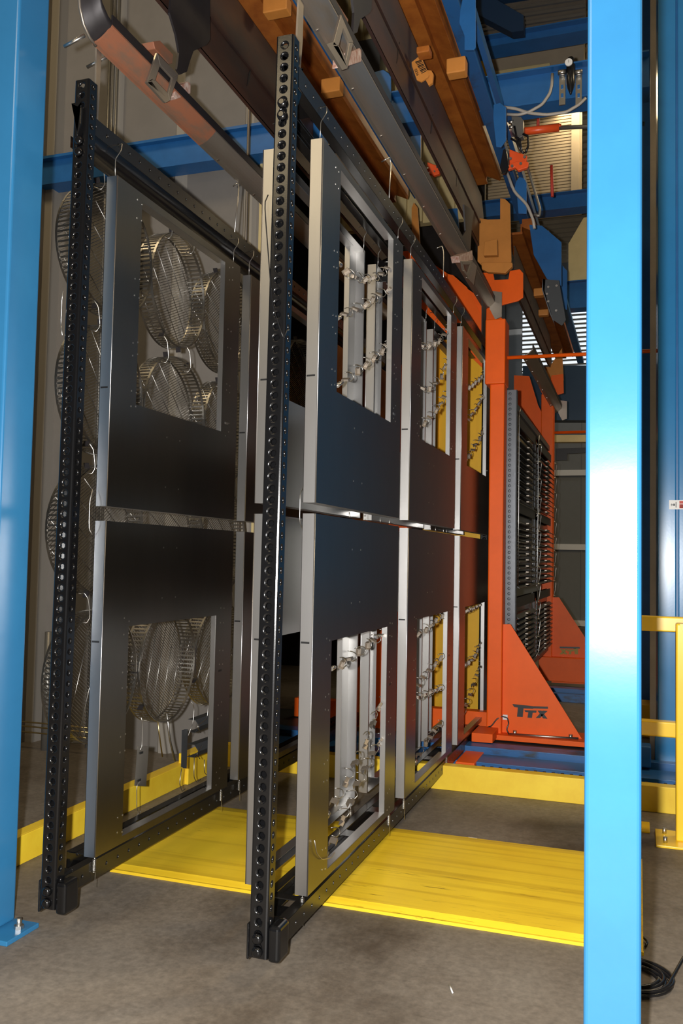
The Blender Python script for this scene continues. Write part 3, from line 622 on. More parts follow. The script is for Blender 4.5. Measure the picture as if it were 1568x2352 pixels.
MB().prism([ax(-1.235, *p) for p in ((1082, 600), (1092, 612), (1085, 655), (1072, 640))], (.01, 0, 0)).build('foot', 'mill', t)
# suspension rods / straps
tag(MB().prism([ax(-2.33, *p) for p in ((222, 72), (230, 78), (234, 110), (228, 230), (222, 330), (216, 330), (220, 230), (222, 120))], (-.008, 0, 0)).build('suspension_strap', 'mill'), 'flat steel strap holding the left rack post up to its load bar', 'strap')
tag(MB().prism([ax(-1.33, *p) for p in ((687, -10), (698, -10), (695, 95), (688, 190), (681, 190), (682, 95))], (-.008, 0, 0)).build('suspension_strap', 'mill'), 'flat steel strap holding the right rack post up to its load bar', 'strap')
tag(MB().prism([ax(-1.30, *p) for p in ((1108, 690), (1116, 705), (1113, 830), (1107, 830), (1108, 720))], (-.01, 0, 0)).build('suspension_strap', 'dark'), 'flat dark strap at the far end of the right rack', 'strap')
wire('suspension_rod', [ax(-1.36, 876, 372), ax(-1.33, 887, 365), ax(-1.32, 895, 362), ax(-1.32, 897, 375), ax(-1.30, 893, 462)], .004, 'bent rod hanging the right rack top beam from its load bar, nearer one', 'rod', 'suspension rods of the right rack')
wire('suspension_rod', [ax(-1.36, 1003, 570), ax(-1.33, 1015, 565), ax(-1.32, 1018, 580), ax(-1.30, 1018, 645)], .004, 'bent rod hanging the right rack top beam from its load bar, farther one', 'rod', 'suspension rods of the right rack')
wire('suspension_rod', [ax(-2.36, 535, 428), ax(-2.33, 546, 420), ax(-2.32, 549, 430), ax(-2.30, 538, 540)], .004, 'bent rod hanging the left rack top beam from its load bar', 'rod')
rodp = ax(-2.32, 570, 400)
for i, px in enumerate((568,)):
    a = ay(5.6, 574, 200); b_ = ay(5.6, 562, 620); tag(MB().cyl((a.x, 5.6, 9.2), (b_.x, 5.6, .0), .011).build('upright_rod', 'mill'), 'thin tall rod standing behind the left rack before the wall', 'rod')
# brown free track
def cbeam(xl, z0, z1, y0, y1, label, cut=True, wd=.015):
    t = thing('rust_brown_track', label, 'track', (xl, (y0+y1)/2, z0)); th = .008
    MB().prism([(xl, y0, z0), (xl, y1-.25, z0), (xl, y1, z0+.12), (xl, y1-.3, z1), (xl, y0, z1)], (-th, 0, 0)).build('web', 'rust', t)
    MB().prism([(xl, y0, z0), (xl-wd, y0, z0-.01), (xl-wd, y1-.45, z0-.01), (xl, y1-.25, z0)], (0, 0, .008)).build('bottom_flange', 'rust', t)
    MB().box(xl-wd, xl, y0, y1-.3, z1, z1+.01).build('top_flange', 'rust', t)
    MB().box(xl-th/2, xl+.012, y0, y1-.35, z0+(z1-z0)*.42, z0+(z1-z0)*.46).build('weld_ridge', 'rust', t)
    k = 0; y = y0+.4
    while y < y1-.6: MB().prism([(xl+.001, y, z0+.2), (xl+.001, y+.035, z0+.27), (xl+.001, y+.01, z0+.15), (xl+.001, y-.025, z0+.10)], (.002, 0, 0)).build('slot', 'ink', t); y += .9
    return t
cbeam(-2.37, 4.49, 5.05, 1.8, 8.2, 'dark rust brown track beam above the left rack')
cbeam(-1.38, 4.47, 4.96, 1.8, 8.15, 'dark rust brown track beam above the right rack, ending in a slanted cut')
# dark hanger plates between load bars and tracks
def plate(name, X, pts, th, m, label, cat, axis=0, parent=None, bevel=0):
    P = [onp(axis, X, *p) for p in pts]; d = Vector((0, 0, 0)); d[axis] = th
    o = MB().prism(P, d).build(name, m, parent, bevel=bevel)
    if label: tag(o, label, cat)
    return o
plate('hanger_plate', -2.30, [(392, -40), (478, -30), (478, 92), (470, 104), (440, 118), (432, 140), (425, 165), (410, 172), (402, 160), (407, 120), (400, 80), (385, 30)], .012, 'dark', 'dark curved steel hanger plate above the left load bar', 'hanger plate')
plate('hanger_plate', -1.30, [(800, -40), (850, -40), (848, 22), (842, 32), (822, 45), (815, 75), (805, 80), (808, 30)], .012, 'dark', 'dark curved steel hanger plate above the right load bar', 'hanger plate')
plate('hanger_plate', -1.33, [(1062, 470), (1085, 485), (1080, 520), (1076, 590), (1064, 590), (1066, 560), (1057, 545), (1066, 530)], .012, 'dark', 'dark forked hanger plate at the far end of the right track', 'hanger plate')
plate('rust_block', -2.29, [(352, 95), (368, 93), (398, 125), (396, 146), (388, 147), (356, 112)], -.07, 'rusty', 'rusted block under the dark hanger plate at left', 'block', bevel=.004)
plate('rust_block', -1.29, [(752, -5), (772, 0), (800, 45), (798, 66), (785, 50), (760, 20)], -.07, 'rusty', 'orange rusted block on the right load bar near the frame top', 'block', bevel=.004)
# orange enclosed-track beams
def obeam(xl, xr, z, y0, y1, label):
    t = thing('orange_track_beam', label, 'beam', ((xl+xr)/2, (y0+y1)/2, z)); w3 = (xr-xl)
    MB().box(xl, xl+w3*.62, y0, y1, z-.015, z+.01).build('bottom_flange', 'tanor', t)
    MB().box(xl+w3*.55, xl+w3*.60, y0, y1, z+.01, z+.09).build('web', 'tanor', t)
    MB().prism([(xl+w3*.6, y0, z+.06), (xr, y0, z+.0), (xr+.01, y0, z+.03), (xr+.01, y0, z+.14), (xl+w3*.6, y0, z+.14)], (0, y1-y0, 0)).build('side_channel', 'tanor', t, bevel=.003)
    return t
obeam(-1.54, -1.235, 5.16, 1.6, 8.0, 'baked orange enclosed track beam above the right rack')
obeam(-2.52, -2.21, 5.22, 1.6, 8.3, 'baked orange enclosed track beam above the left rack')
MB_ = obeam(-1.30, -1.02, 4.95, 8.8, 14.5, 'orange track beam continuing beyond the orange stand')
cb3 = cbeam(-1.16, 4.28, 4.70, 8.5, 12.4, 'dark brown track beam continuing beyond the orange stand')
# tan lugs on the orange beams: (px,py,w,h)
def lug(px, py, w_, h_, Y, label, m='tanor'):
    c_ = ay(Y, px, py); s_ = (c_-CLOC).dot(FW)/CF; tag(MB().box(c_.x-w_*s_/2, c_.x+w_*s_/2, Y-.0, Y+.09, c_.z-h_*s_/2, c_.z+h_*s_/2).build('beam_lug', m, bevel=.008), label, 'lug', 'lugs on the orange beams')
lug(1046, 148, 44, 36, 5.3, 'square orange lug on the right orange beam above the barcode tag', 'tan'); lug(970, 112, 30, 16, 5.1, 'small flat orange lug left of the square lug')
lug(630, 8, 60, 34, 4.9, 'orange lug on the left orange beam at the top edge', 'tan'); lug(758, 194, 46, 34, 5.6, 'square orange lug on the left orange beam beside the diamond bracket', 'tan')
lug(1236, 670, 22, 18, 8.9, 'small tan lug on the far orange beam, upper', 'tan'); lug(1247, 717, 22, 14, 9.5, 'small tan lug on the far orange beam, lower', 'tan')
# end brackets (tan)
t = thing('end_plate', 'pale orange stepped end plate under the right orange beam above the orange head', 'plate', ay(7.6, 1130, 620))
plate('back_plate', 7.75, [(1148, 455), (1160, 457), (1171, 468), (1174, 600), (1168, 612), (1150, 614), (1108, 612), (1096, 600), (1097, 500), (1120, 504), (1148, 503)], .02, 'tan', None, None, 1, t, .004)
plate('front_plate', 7.68, [(1105, 603), (1176, 603), (1176, 612), (1160, 627), (1120, 625), (1106, 618)], .05, 'tan', None, None, 1, t, .004)
plate('pin_block', 7.60, [(1112, 555), (1141, 548), (1142, 586), (1110, 587)], .06, 'tan', None, None, 1, t, .004)
t = thing('end_plate', 'pale orange end plate on the left orange beam behind the right rack', 'plate', ay(8.2, 960, 500))
plate('back_plate', 8.2, [(945, 478), (950, 465), (958, 476), (964, 560), (960, 640), (945, 560)], .02, 'tan', None, None, 1, t)
plate('far_end_plate', 12.3, [(1240, 842), (1262, 842), (1290, 800), (1294, 872), (1285, 905), (1262, 905)], .02, 'tan', 'pale orange end plate of the far track above the second orange head', 'plate', 1)
# barcode tag
t = thing('barcode_tag', 'orange tag with black barcode bars clipped on the right brown track', 'tag', ay(5.2, 960, 165))
O = [(945, 143), (961, 130), (968, 133), (985, 172), (983, 177), (967, 188), (957, 184), (946, 152)]
plate('tag_plate', 5.2, O, .012, 'tan', None, None, 1, t)
a0, a1, b0 = Vector((953, 142)), Vector((967, 137)), Vector((969, 171))
for k in range(9):
    f0 = k/9; f1 = f0+(.045 if k % 3 else .075); q = [(a0+(b0-a0)*f0), (a1+(Vector((981, 164))-a1)*f0), (a1+(Vector((981, 164))-a1)*f1), (a0+(b0-a0)*f1)]
    plate('bar', 5.198, [tuple(v) for v in q], .002, 'ink', None, None, 1, t)
cu = bpy.data.curves.new('number', 'FONT'); cu.body = '0256'; cu.size = .024; cu.extrude = .0006; cu.materials.append(M['ink'])
tmp = bpy.data.objects.new('tmp', cu); COL.objects.link(tmp); bpy.context.view_layer.update(); me_ = bpy.data.meshes.new_from_object(tmp); bpy.data.objects.remove(tmp)
no = bpy.data.objects.new('tag_number', me_); COL.objects.link(no); no.parent = t; no.matrix_parent_inverse = Matrix.Identity(4)
pn = ay(5.196, 951, 160); no.location = pn-Vector(t.location); no.rotation_euler = (PI/2, math.radians(68), 0)
plate('tag_holder', 5.23, [(972, 160), (990, 162), (995, 170), (993, 190), (984, 196), (975, 180)], .02, 'tan', 'small orange holder plate behind the barcode tag', 'plate', 1)
# blue beams overhead
def bbeam(x0, x1, z0, z1, y0, y1, label, m='blueg'): return tag(MB().box(x0, x1, y0, y1, z0, z1).build('overhead_beam', m, bevel=.004), label, 'beam')
bbeam(-1.20, -1.10, 5.18, 5.26, 1.8, 10.5, 'blue overhead beam running beside the right orange track')
tag(MB().box(-1.08, -1.04, 1.8, 10.5, 5.24, 5.32).build('overhead_rail', 'blueg'), 'narrow greasy blue rail along the right side of the overhead beam', 'rail')
bbeam(-2.14, -2.04, 5.22, 5.32, 1.8, 8.3, 'blue overhead beam running beside the left orange track')
bbeam(-.98, -.88, 4.95, 5.02, 9.0, 15, 'far blue overhead beam beyond the second stand')
# gusset plates
G = [(5.3, [(1067, -30), (1092, -30), (1092, 108), (1087, 114), (1066, 114), (1066, 82), (1054, 52), (1056, 25)], 'blue gusset plate at the top edge beside the right overhead beam'),
     (6.4, [(1133, 240), (1148, 236), (1162, 246), (1162, 322), (1150, 338), (1139, 337), (1132, 270)], 'blue gusset plate below the cross beam end at the hoses'),
     (7.4, [(1192, 406), (1203, 409), (1209, 420), (1209, 491), (1190, 490), (1187, 452), (1181, 432), (1184, 418)], 'blue rounded gusset plate right of the end plate'),
     (8.6, [(1215, 516), (1244, 518), (1289, 556), (1289, 657), (1255, 640), (1225, 585)], 'big blue clipped corner plate behind the right column, nearer one'),
     (9.6, [(1262, 570), (1288, 606), (1302, 622), (1302, 712), (1275, 700)], 'big blue clipped corner plate behind the right column, farther one'),
     (6.6, [(860, 165), (880, 160), (892, 168), (897, 176), (898, 235), (870, 210)], 'blue gusset plate between the right load bar and brown track'),
     (7.6, [(936, 283), (958, 290), (966, 300), (966, 366), (945, 330)], 'blue gusset plate above the left red valve'),
     (9.4, [(1022, 480), (1050, 478), (1060, 600), (1040, 560)], 'blue gusset plate behind the dark forked hanger'),]
for Y, P, lab in G: plate('gusset_plate', Y, P, .015, 'blued' if 'big' not in lab else 'blued', lab, 'gusset', 1, bevel=.003)
# dark folded channel plate
t = thing('folded_channel', 'dark blue folded channel with bolts hanging below the overhead beam', 'channel', ay(8.0, 1270, 650))
plate('front_face', 8.0, [(1246, 640), (1252, 642), (1283, 644), (1299, 735), (1290, 748), (1270, 735), (1247, 668)], .012, 'grey', None, None, 1, t)
plate('side_flange', 8.0, [(1246, 640), (1252, 642), (1250, 668), (1272, 742), (1262, 720), (1244, 665)], .10, 'post', None, None, 1, t)
for q in ((1259, 660), (1278, 657), (1256, 676), (1277, 714), (1259, 693)):
    c_ = ay(7.99, *q); MB().cyl(c_, c_+Vector((0, -.015, 0)), .011, 8).build('bolt', 'zinc', t)
# blue cross beam with flange lines
def xbeam(Y, p_l, p_r, hpx, label, m='blued', dep=.16):
    a = ay(Y, *p_l); b_ = ay(Y, *p_r); s_ = ((a-CLOC).dot(FW))/CF; h_ = hpx*s_; z = (a.z+b_.z)/2
    t = thing('cross_beam', label, 'beam', ((a.x+b_.x)/2, Y, z-h_)); MB().box(a.x, b_.x, Y, Y+.03, z-h_, z).build('web', m, t)
    MB().box(a.x, b_.x, Y-dep/2, Y+dep, z-.012, z).build('top_flange', m, t); MB().box(a.x, b_.x, Y-dep/2, Y+dep, z-h_-.012, z-h_).build('bottom_flange', m, t); return t
xbeam(6.9, (895, 215), (1490, 135), 75, 'blue cross beam carrying the air regulator')
xbeam(11.0, (1070, 462), (1560, 425), 36, 'blue cross beam in front of the roller door foot')
xbeam(9.0, (1085, 92), (1520, 24), 26, 'blue cross beam high up under the shiny corrugated sheet')
t = thing('corrugated_sheet', 'shiny corrugated metal sheet high up between the blue beams', 'sheet', ay(9.6, 1210, 90))
for k in range(7):
    a = ay(9.6, 1080, 96-k*9.5); b_ = ay(9.6, 1345, 56-k*9.5)
    MB().prism([a, b_, b_+Vector((0, -.05, .03)), a+Vector((0, -.05, .03))], (0, 0, .03)).build('rib', 'steel' if k % 2 else 'mill', t)
    MB().prism([a+Vector((0, .03, 0)), b_+Vector((0, .03, 0)), b_+Vector((0, .03, .09)), a+Vector((0, .03, .09))], (0, .01, 0)).build('web', 'steel', t)
plate('orange_beam', 9.9, [(1150, 27), (1345, -4), (1345, -18), (1150, 14)], .1, 'orange', 'thin orange beam at the very top above the corrugated sheet', 'beam', 1)
xbeam(10.5, (1080, 5), (1520, -75), 45, 'dark blue cross beam at the top edge of the view', 'navy')
lamp_o = None
plate('diagonal_beam', 8.4, [(1095, -30), (1150, 5), (1202, 35), (1202, 70), (1175, 74), (1095, 32)], .12, 'navy', 'short dark blue beam stub slanting down at the top centre right', 'beam', 1)
xbeam(13.0, (1270, 640), (1560, 640), 62, 'dark blue beam under the cream hood far back', 'blued')
# ------------------------------------------------------------------ orange stand, its cut-out letters as shade-dark plates
def stand(Y, tri, px, label, mir=False, sY=0, colr='orange', scale=1):
    t = thing('orange_stand', label, 'stand', ay(Y, *tri[0])); return t
t = thing('orange_stand', 'orange steel stand with triangular lettered foot at the far end of the right rack', 'stand', (-1.12, 7.35, .12))
pl = ay(7.3, 1121, 1300).x; pr = ay(7.3, 1155, 1300).x; ptop = ay(7.3, 1135, 736).z
MB().box(pl, pr, 7.28, 7.44, .15, ay(7.3, 1135, 880).z).build('post', 'orange', t, bevel=.012)
MB().box(ay(7.26, 1114, 800).x, ay(7.26, 1160, 800).x, 7.25, 7.48, ay(7.26, 1135, 882).z, ptop).build('post_sleeve', 'orange', t, bevel=.012)
fo = plate('foot_plate', 7.34, [(1155, 1434), (1172, 1434), (1345, 1712), (1345, 1718), (1150, 1706), (1152, 1600)], .015, 'orange', None, None, 1, t)
MB().box(pl-.02, ay(7.3, 1360, 1700).x, 7.20, 7.60, .135, .175).build('foot_base', 'orange', t, bevel=.004)
a = ay(6.44, 1046, 1690); b_ = ay(6.44, 1090, 1690)
MB().box(a.x, b_.x, 6.44, 7.2, .042, .106).build('base_beam', 'orange', t, bevel=.006)
MB().box(-1.262, pl+.1, 6.98, 7.3, .15, .22).build('base_step', 'orange', t, bevel=.004)
lp = ay(7.3, 888, 1500).x
MB().box(lp, lp+.17, 7.28, 7.44, .12, 3.3).build('post', 'orange', t, bevel=.01)
plate('foot_plate', 7.34, [(892, 1440), (880, 1440), (720, 1700), (720, 1712), (895, 1706)], .015, 'orange', None, None, 1, t)
MB().box(-3.0, pr, 7.5, 7.62, .13, .3).build('cross_tie', 'orange', t, bevel=.006)
# head plates
HY = 8.02
hd = plate('head_plate', HY, [(905, 560), (1000, 610), (1030, 630), (1040, 632), (1072, 660), (1112, 738), (1113, 850), (1060, 800), (960, 700), (905, 640)], .02, 'orange', None, None, 1, t)
plate('head_hook', HY-.02, [(1099, 626), (1132, 626), (1135, 643), (1167, 641), (1170, 622), (1193, 618), (1201, 627), (1201, 683), (1190, 691), (1125, 708), (1117, 700), (1108, 650)], .02, 'orange', None, None, 1, t, .004)
plate('head_arm', HY+.02, [(1040, 640), (1125, 700), (1160, 740), (1160, 800), (1100, 800), (1050, 700)], .02, 'orange', None, None, 1, t)
# letters: T with overbar, small T, X
def letters(t, Y, f, m, th=-.003):  # raised plates coloured dark in place of the shade inside cut-outs
    for P in f: plate('letter', Y, P, th, m, None, None, 1, t)
L1 = [[(1177, 1617), (1224, 1622), (1224, 1628), (1202, 1627), (1200, 1647), (1187, 1646), (1189, 1625), (1181, 1624), (1177, 1619)],
      [(1224, 1622), (1258, 1623), (1258, 1628), (1224, 1627)],
      [(1204, 1631), (1232, 1632), (1231, 1637), (1223, 1637), (1221, 1649), (1211, 1648), (1213, 1636), (1206, 1635)],
      [(1234, 1632), (1243, 1632), (1257, 1651), (1247, 1650)], [(1246, 1632), (1257, 1633), (1240, 1649), (1230, 1649)]]
letters(t, 7.338, L1, 'ink')
# conduit on foot
a = ay(7.25, 1168, 1686); b_ = ay(7.25, 1328, 1697); c_ = MB().cyl(a, b_, .011, 10).build('tie_bar', 'zinc', t)
for q in ((1182, 1681), (1310, 1690)):
    e = ay(7.30, *q); MB().tube([e+Vector((0, 0, -.03)), e+Vector((0, 0, .012))], .016, 8).build('eye_bolt', 'zinc', t)
e = ay(7.32, 1160, 1647); MB().box(e.x-.02, e.x+.02, 7.31, 7.32, e.z-.02, e.z+.02).build('cable_tab', 'white', t)
wire('grey_cable', [ay(7.30, 1095, 1669), ay(7.27, 1115, 1672), ay(7.27, 1128, 1668), ay(7.28, 1140, 1652), ay(7.29, 1152, 1645), ay(7.29, 1165, 1649), ay(7.29, 1168, 1662), ay(7.28, 1163, 1675), ay(7.27, 1168, 1686)], .006, 'thin grey cable looping over the orange foot plate', 'cable', None, 'rubber')
# struts to the right from posts
tag(rod(ay(7.4, 1162, 822), Vector((1.4, 7.4, ay(7.4, 1340, 818).z)), .016, 10).build('tie_rod', 'orange'), 'long thin orange tie rod running right from the nearer orange post', 'rod')
tag(rod(ay(11.4, 1270, 994), Vector((1.6, 11.4, ay(11.4, 1340, 992).z)), .018, 10).build('tie_rod', 'orange'), 'long thin orange tie rod at the farther orange stand', 'rod')
# second stand
t = thing('orange_stand', 'second orange stand farther back with mirrored letters on its triangular foot', 'stand', (-1.0, 11.1, .12))
Y2 = 11.1
a = ay(Y2, 1242, 1000); b_ = ay(Y2, 1270, 1000)
MB().box(a.x, b_.x, Y2, Y2+.2, .12, ay(Y2, 1250, 905).z).build('post', 'orange', t, bevel=.01)
MB().box(a.x-.75, a.x-.62, Y2+1.2, Y2+1.35, .12, ay(Y2, 1205, 880).z).build('post', 'orange', t, bevel=.01)
plate('foot_plate', Y2+.05, [(1265, 1372), (1283, 1372), (1350, 1475), (1350, 1572), (1266, 1568)], .015, 'orange', None, None, 1, t)
MB().box(a.x, ay(Y2, 1360, 1560).x, Y2-.08, Y2+.5, .13, .42).build('foot_base', 'orange', t, bevel=.006)
plate('head_plate', Y2+.1, [(1180, 862), (1215, 864), (1235, 930), (1262, 985), (1272, 1000), (1272, 1060), (1200, 1000), (1180, 935)], .02, 'orange', None, None, 1, t)
plate('head_hook', Y2, [(1225, 863), (1247, 861), (1250, 880), (1262, 888), (1266, 862), (1293, 859), (1294, 903), (1262, 912), (1245, 905)], .02, 'orange', None, None, 1, t, .004)
L2 = [[(1331, 1486), (1331, 1490), (1285, 1489), (1285, 1485)], [(1317, 1489), (1327, 1489), (1327, 1503), (1320, 1503)],
      [(1302, 1492), (1318, 1492), (1317, 1496), (1312, 1496), (1311, 1503), (1306, 1503), (1307, 1496), (1302, 1496)],
      [(1286, 1491), (1292, 1491), (1303, 1503), (1296, 1503)], [(1297, 1491), (1303, 1491), (1291, 1503), (1284, 1503)]]
letters(t, Y2+.045, L2[:1], 'ink'); letters(t, Y2+.045, L2[1:], 'olive')
# ------------------------------------------------------------------ far louvred rack behind the orange post
X = -1.06; t = thing('slat_rack', 'far grey rack of dark louvred slats behind the orange post', 'rack', (X, 9.0, .4))
pA = ax(X, 1172, 897); pB = ax(X, 1169, 1440)
post(t, 'post', (X, pB.y, pB.z-.1), (X, pA.y, pA.z), .12, .06, False, 'post')
y0 = pB.y+.1; y1 = ax(X, 1266, 1040).y; zt = ax(X, 1190, 930).z; zb = ax(X, 1262, 1490).z
MB().box(X-.05, X, y0, y1, zt-.06, zt).build('top_rail', 'post', t); MB().box(X-.05, X, y0, y1, zb, zb+.06).build('bottom_rail', 'post', t)
gz = [(zt-.12, zt-.12-(zt-zb)*.30), (zt-(zt-zb)*.36, zt-(zt-zb)*.66), (zt-(zt-zb)*.70, zb+.1)]
names = ['top', 'middle', 'bottom']
half = (y0+.15, (y0+y1)/2-.12, (y0+y1)/2+.05, y1-.1)
for si, (ya, yb) in enumerate(((half[0], half[1]), (half[2], half[3]))):
    for gi, (z1_, z0_) in enumerate(gz):
        tt = thing('louvre_panel', 'dark louvred slat panel on the far rack, %s of the %s column' % (names[gi], ['nearer', 'farther'][si]), 'louvre', (X+.03, ya, z0_), 'louvre panels on the far rack')
        MB().box(X+.01, X+.02, ya, ya+.05, z0_, z1_).build('stile', 'grey', tt); MB().box(X+.01, X+.02, yb-.05, yb, z0_, z1_).build('stile', 'grey', tt)
        MB().box(X+.01, X+.02, ya, yb, z1_-.09, z1_).build('head', 'grey', tt)
        MB().box(X-.03, X-.02, ya, yb, z0_, z1_).build('backing', 'black', tt)
        n = 11
        for k in range(n):
            z = z0_+(z1_-.12-z0_)*(k+.5)/n
            MB().prism([(X+.0, ya+.05, z-.02), (X+.045, ya+.05, z-.045), (X+.05, ya+.05, z-.04), (X+.005, ya+.05, z-.013)], (0, yb-ya-.1, 0)).build('slat', 'grey', tt)
            MB().box(X+.03, X+.055, ya+(yb-ya)*.42, ya+(yb-ya)*.58, z-.026, z-.014).build('slat_lip', 'mill', tt)
for ci, yy in enumerate(((half[1]+half[2])/2, y1)):
    for k in range(12):
        z = zt-.25-k*(zt-zb-.3)/12
        wire('long_hook', [(X+.02, yy-.05, z+.06), (X+.07, yy+.02, z+.055), (X+.05, yy, z-.11), (X+.02, yy-.03, z-.16)], .005, NTH[k]+' bent wire hook from the top on the %s edge of the far slat rack' % ['middle', 'far'][ci], 'hook', 'hooks on the %s edge of the far rack' % ['middle', 'far'][ci])
wire('hook_rod', [ax(X+.06, 1195, 938), ax(X+.06, 1192, 950), ax(X+.06, 1191, 1135), ax(X+.06, 1189, 1345)], .005, 'long thin upright wire on the near side of the far slat rack', 'wire')
wire('hook_rod', [ax(X+.06, 1238, 1000), ax(X+.06, 1236, 1020), ax(X+.06, 1235, 1200), ax(X+.06, 1233, 1480)], .005, 'long thin upright wire between the slat columns of the far rack', 'wire')
for k in range(24):
    z = zt-.2-k*(zt-zb-.3)/24
    if k in (11, 12): continue
    wire('notch_hook', [(X-.16, y0-.12, z+.02), (X-.14, y0-.12, z-.012), (X-.11, y0-.12, z+.02)], .006, NTH[k]+' tiny bright notch hook from the top beside the far rack post', 'hook', 'notch hooks beside the far rack post')
# ------------------------------------------------------------------ yellow machine panel seen through the right rack windows
t = thing('machine_guard', 'tall deep yellow machine guard seen through the right rack windows', 'guard', (-1.75, 8.65, 0))
xm0 = ay(8.6, 978, 1200).x; xm1 = ay(8.6, 1118, 1200).x; zt_ = ay(8.6, 1000, 782).z; zb_ = ay(8.6, 1090, 1668).z
MB().box(xm0, xm1, 8.6, 8.66, max(.02, zb_), zt_).build('sheet', 'yellowm', t); MB().box(xm0-.02, xm0+.12, 8.55, 8.6, max(.02, zb_), zt_).build('side_fold', 'yellowm', t); MB().box(xm1-.08, xm1+.02, 8.52, 8.6, .02, zt_).build('side_fold', 'yellowm', t)
# orange pieces deep behind right rack window 1, their shade put into brown-orange
t = thing('shaded_orange_pieces', 'orange pieces painted in shaded brown deep behind the nearest right rack window', 'cabinet', ay(9, 860, 1100))
MB().box(ay(9, 705, 900).x, ay(9, 760, 900).x, 9, 9.4, 1.2, ay(9, 730, 770).z).build('body', 'tanor', t, bevel=.02)
MB().box(ay(9, 812, 900).x, ay(9, 874, 900).x, 9.0, 9.5, .3, ay(9, 845, 845).z).build('body', 'tanor', t, bevel=.02)
MB().box(ay(9, 798, 1500).x, ay(9, 852, 1500).x, 8.9, 8.95, ay(9, 840, 1590).z, ay(9, 840, 1420).z).build('lower_panel', 'tanor', t)
# dark enclosure behind racks
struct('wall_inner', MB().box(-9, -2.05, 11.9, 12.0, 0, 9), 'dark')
# cream machine housings seen above the right rack
t = thing('cream_machine', 'tall cream ribbed machine wall seen between the load bars and through the rack top', 'machine', (-2.2, 9.6, 4.6))
a = ay(9.6, 742, 480); b_ = ay(9.6, 1062, 476); zc_ = ay(9.6, 900, 520).z
MB().box(a.x, b_.x, 9.6, 9.7, zc_, 9.0).build('wall_sheet', 'cream', t)
for k in range(9): x_ = a.x+(b_.x-a.x)*(k+.4)/9; MB().box(x_, x_+.03, 9.54, 9.6, zc_, 9.0).build('rib', 'cream', t)
pb = ay(9.5, 858, 140); MB().box(pb.x-.15, pb.x+.12, 9.35, 9.6, pb.z-.22, pb.z+.18).build('access_box', 'gear', t)
for k, (Y, P, lab) in enumerate(((13.2, [(1305, 560), (1340, 500), (1460, 480), (1480, 560), (1480, 645), (1305, 645)], 'cream hood of a machine far back behind the right blue column'),)):
    plate('cream_housing', Y, P, .04, 'cream', lab, 'housing', 1)
# red valves
def valve(cx, cy, Y, s, label):
    t = thing('red_valve', label, 'valve', ay(Y, cx, cy))
    def q(pts): return [(cx+a*s, cy+b_*s) for a, b_ in pts]
    plate('body', Y, q([(-25, -26), (5, -15), (18, -10), (17, 2), (2, 10), (-25, 14)]), .05, 'orangeb', None, None, 1, t, .006)
    plate('jaw', Y-.03, q([(-30, 14), (-10, 4), (14, 2), (22, 6), (20, 18), (-4, 26), (-12, 18), (-28, 24)]), .04, 'orangeb', None, None, 1, t, .006)
    for a, b_ in ((12, -6), (-22, -2), (3, 10), (-18, 16)):
        c_ = ay(Y-.035, cx+a*s, cy+b_*s); MB().cyl(c_, c_+Vector((0, -.012, 0)), .012*s, 8).build('bolt', 'zinc', t)
    plate('knob', Y-.05, q([(-48, 18), (-40, -24), (-36, -28), (-32, -22), (-26, 16), (-34, 32), (-42, 34)]), .03, 'rubber', None, None, 1, t, .004)
valve(1193, 367, 6.9, .95, 'red orange pneumatic stop valve left of the right blue column'); valve(996, 388, 7.4, .62, 'smaller red pneumatic valve between the right load bar and brown track')
# grey junction box, black cables, arm under it
t = thing('junction_box', 'grey junction box with zinc fittings beside the blue gusset', 'box', ay(6.9, 1187, 290))
plate('housing', 6.9, [(1174, 266), (1196, 268), (1201, 275), (1201, 312), (1190, 318), (1175, 302)], .07, 'gear', None, None, 1, t, .004)
for q in ((1168, 281), (1168, 293)):
    c_ = ay(6.9, *q); MB().cyl(c_, c_+Vector((.04, 0, 0)), .014, 8).build('fitting', 'zinc', t)
for k, P in enumerate(([(1181, 290), (1186, 315), (1195, 345), (1203, 352)], [(1200, 308), (1212, 312), (1213, 335), (1206, 352)], [(1184, 315), (1194, 320), (1198, 350)], [(1173, 318), (1185, 325), (1196, 348)])):
    wire('black_cable', [ay(6.85, *p) for p in P], .009, ['long left', 'right looping', 'middle', 'short lower'][k]+' black cable from the junction box to the red valve', 'cable', 'cables at the junction box', 'rubber')
wire('bent_bar', [ay(6.9, 1207, 372), ay(6.9, 1222, 420), ay(6.9, 1240, 480), ay(6.9, 1238, 497), ay(6.9, 1226, 492)], .012, 'thin grey bent bar hanging below the red valve', 'bar', None, 'gear')
wire('bent_pipe', [ay(7.3, 1160, 385), ay(7.3, 1180, 440), ay(7.3, 1210, 470), ay(7.3, 1224, 505), ay(7.3, 1227, 525)], .013, 'thin pale bent pipe along the blue beam below the red valve', 'pipe', None, 'hose')
# orange cylinder and rod
t = thing('pneumatic_cylinder', 'bright orange pneumatic cylinder with pale rod', 'cylinder', ay(7.6, 1245, 297))
MB().cyl(ay(7.6, 1176, 305), ay(7.6, 1284, 293), .034, 16).build('barrel', 'orangeb', t); MB().cyl(ay(7.6, 1284, 293), ay(7.6, 1284, 287), .02, 10).build('port', 'orangeb', t)
MB().cyl(ay(7.6, 1284, 294), ay(7.6, 1480, 284), .018, 10).build('rod', 'gear', t)
for q0, q1 in (((1236, 255), (1235, 292)), ((1266, 380), (1268, 452))): tag(rod(ay(8.5, *q0), ay(8.5, *q1), .015).build('red_pipe', 'red'), 'thin upright red pipe at the roller door, %s' % ('upper' if q0[1] < 300 else 'lower'), 'pipe')
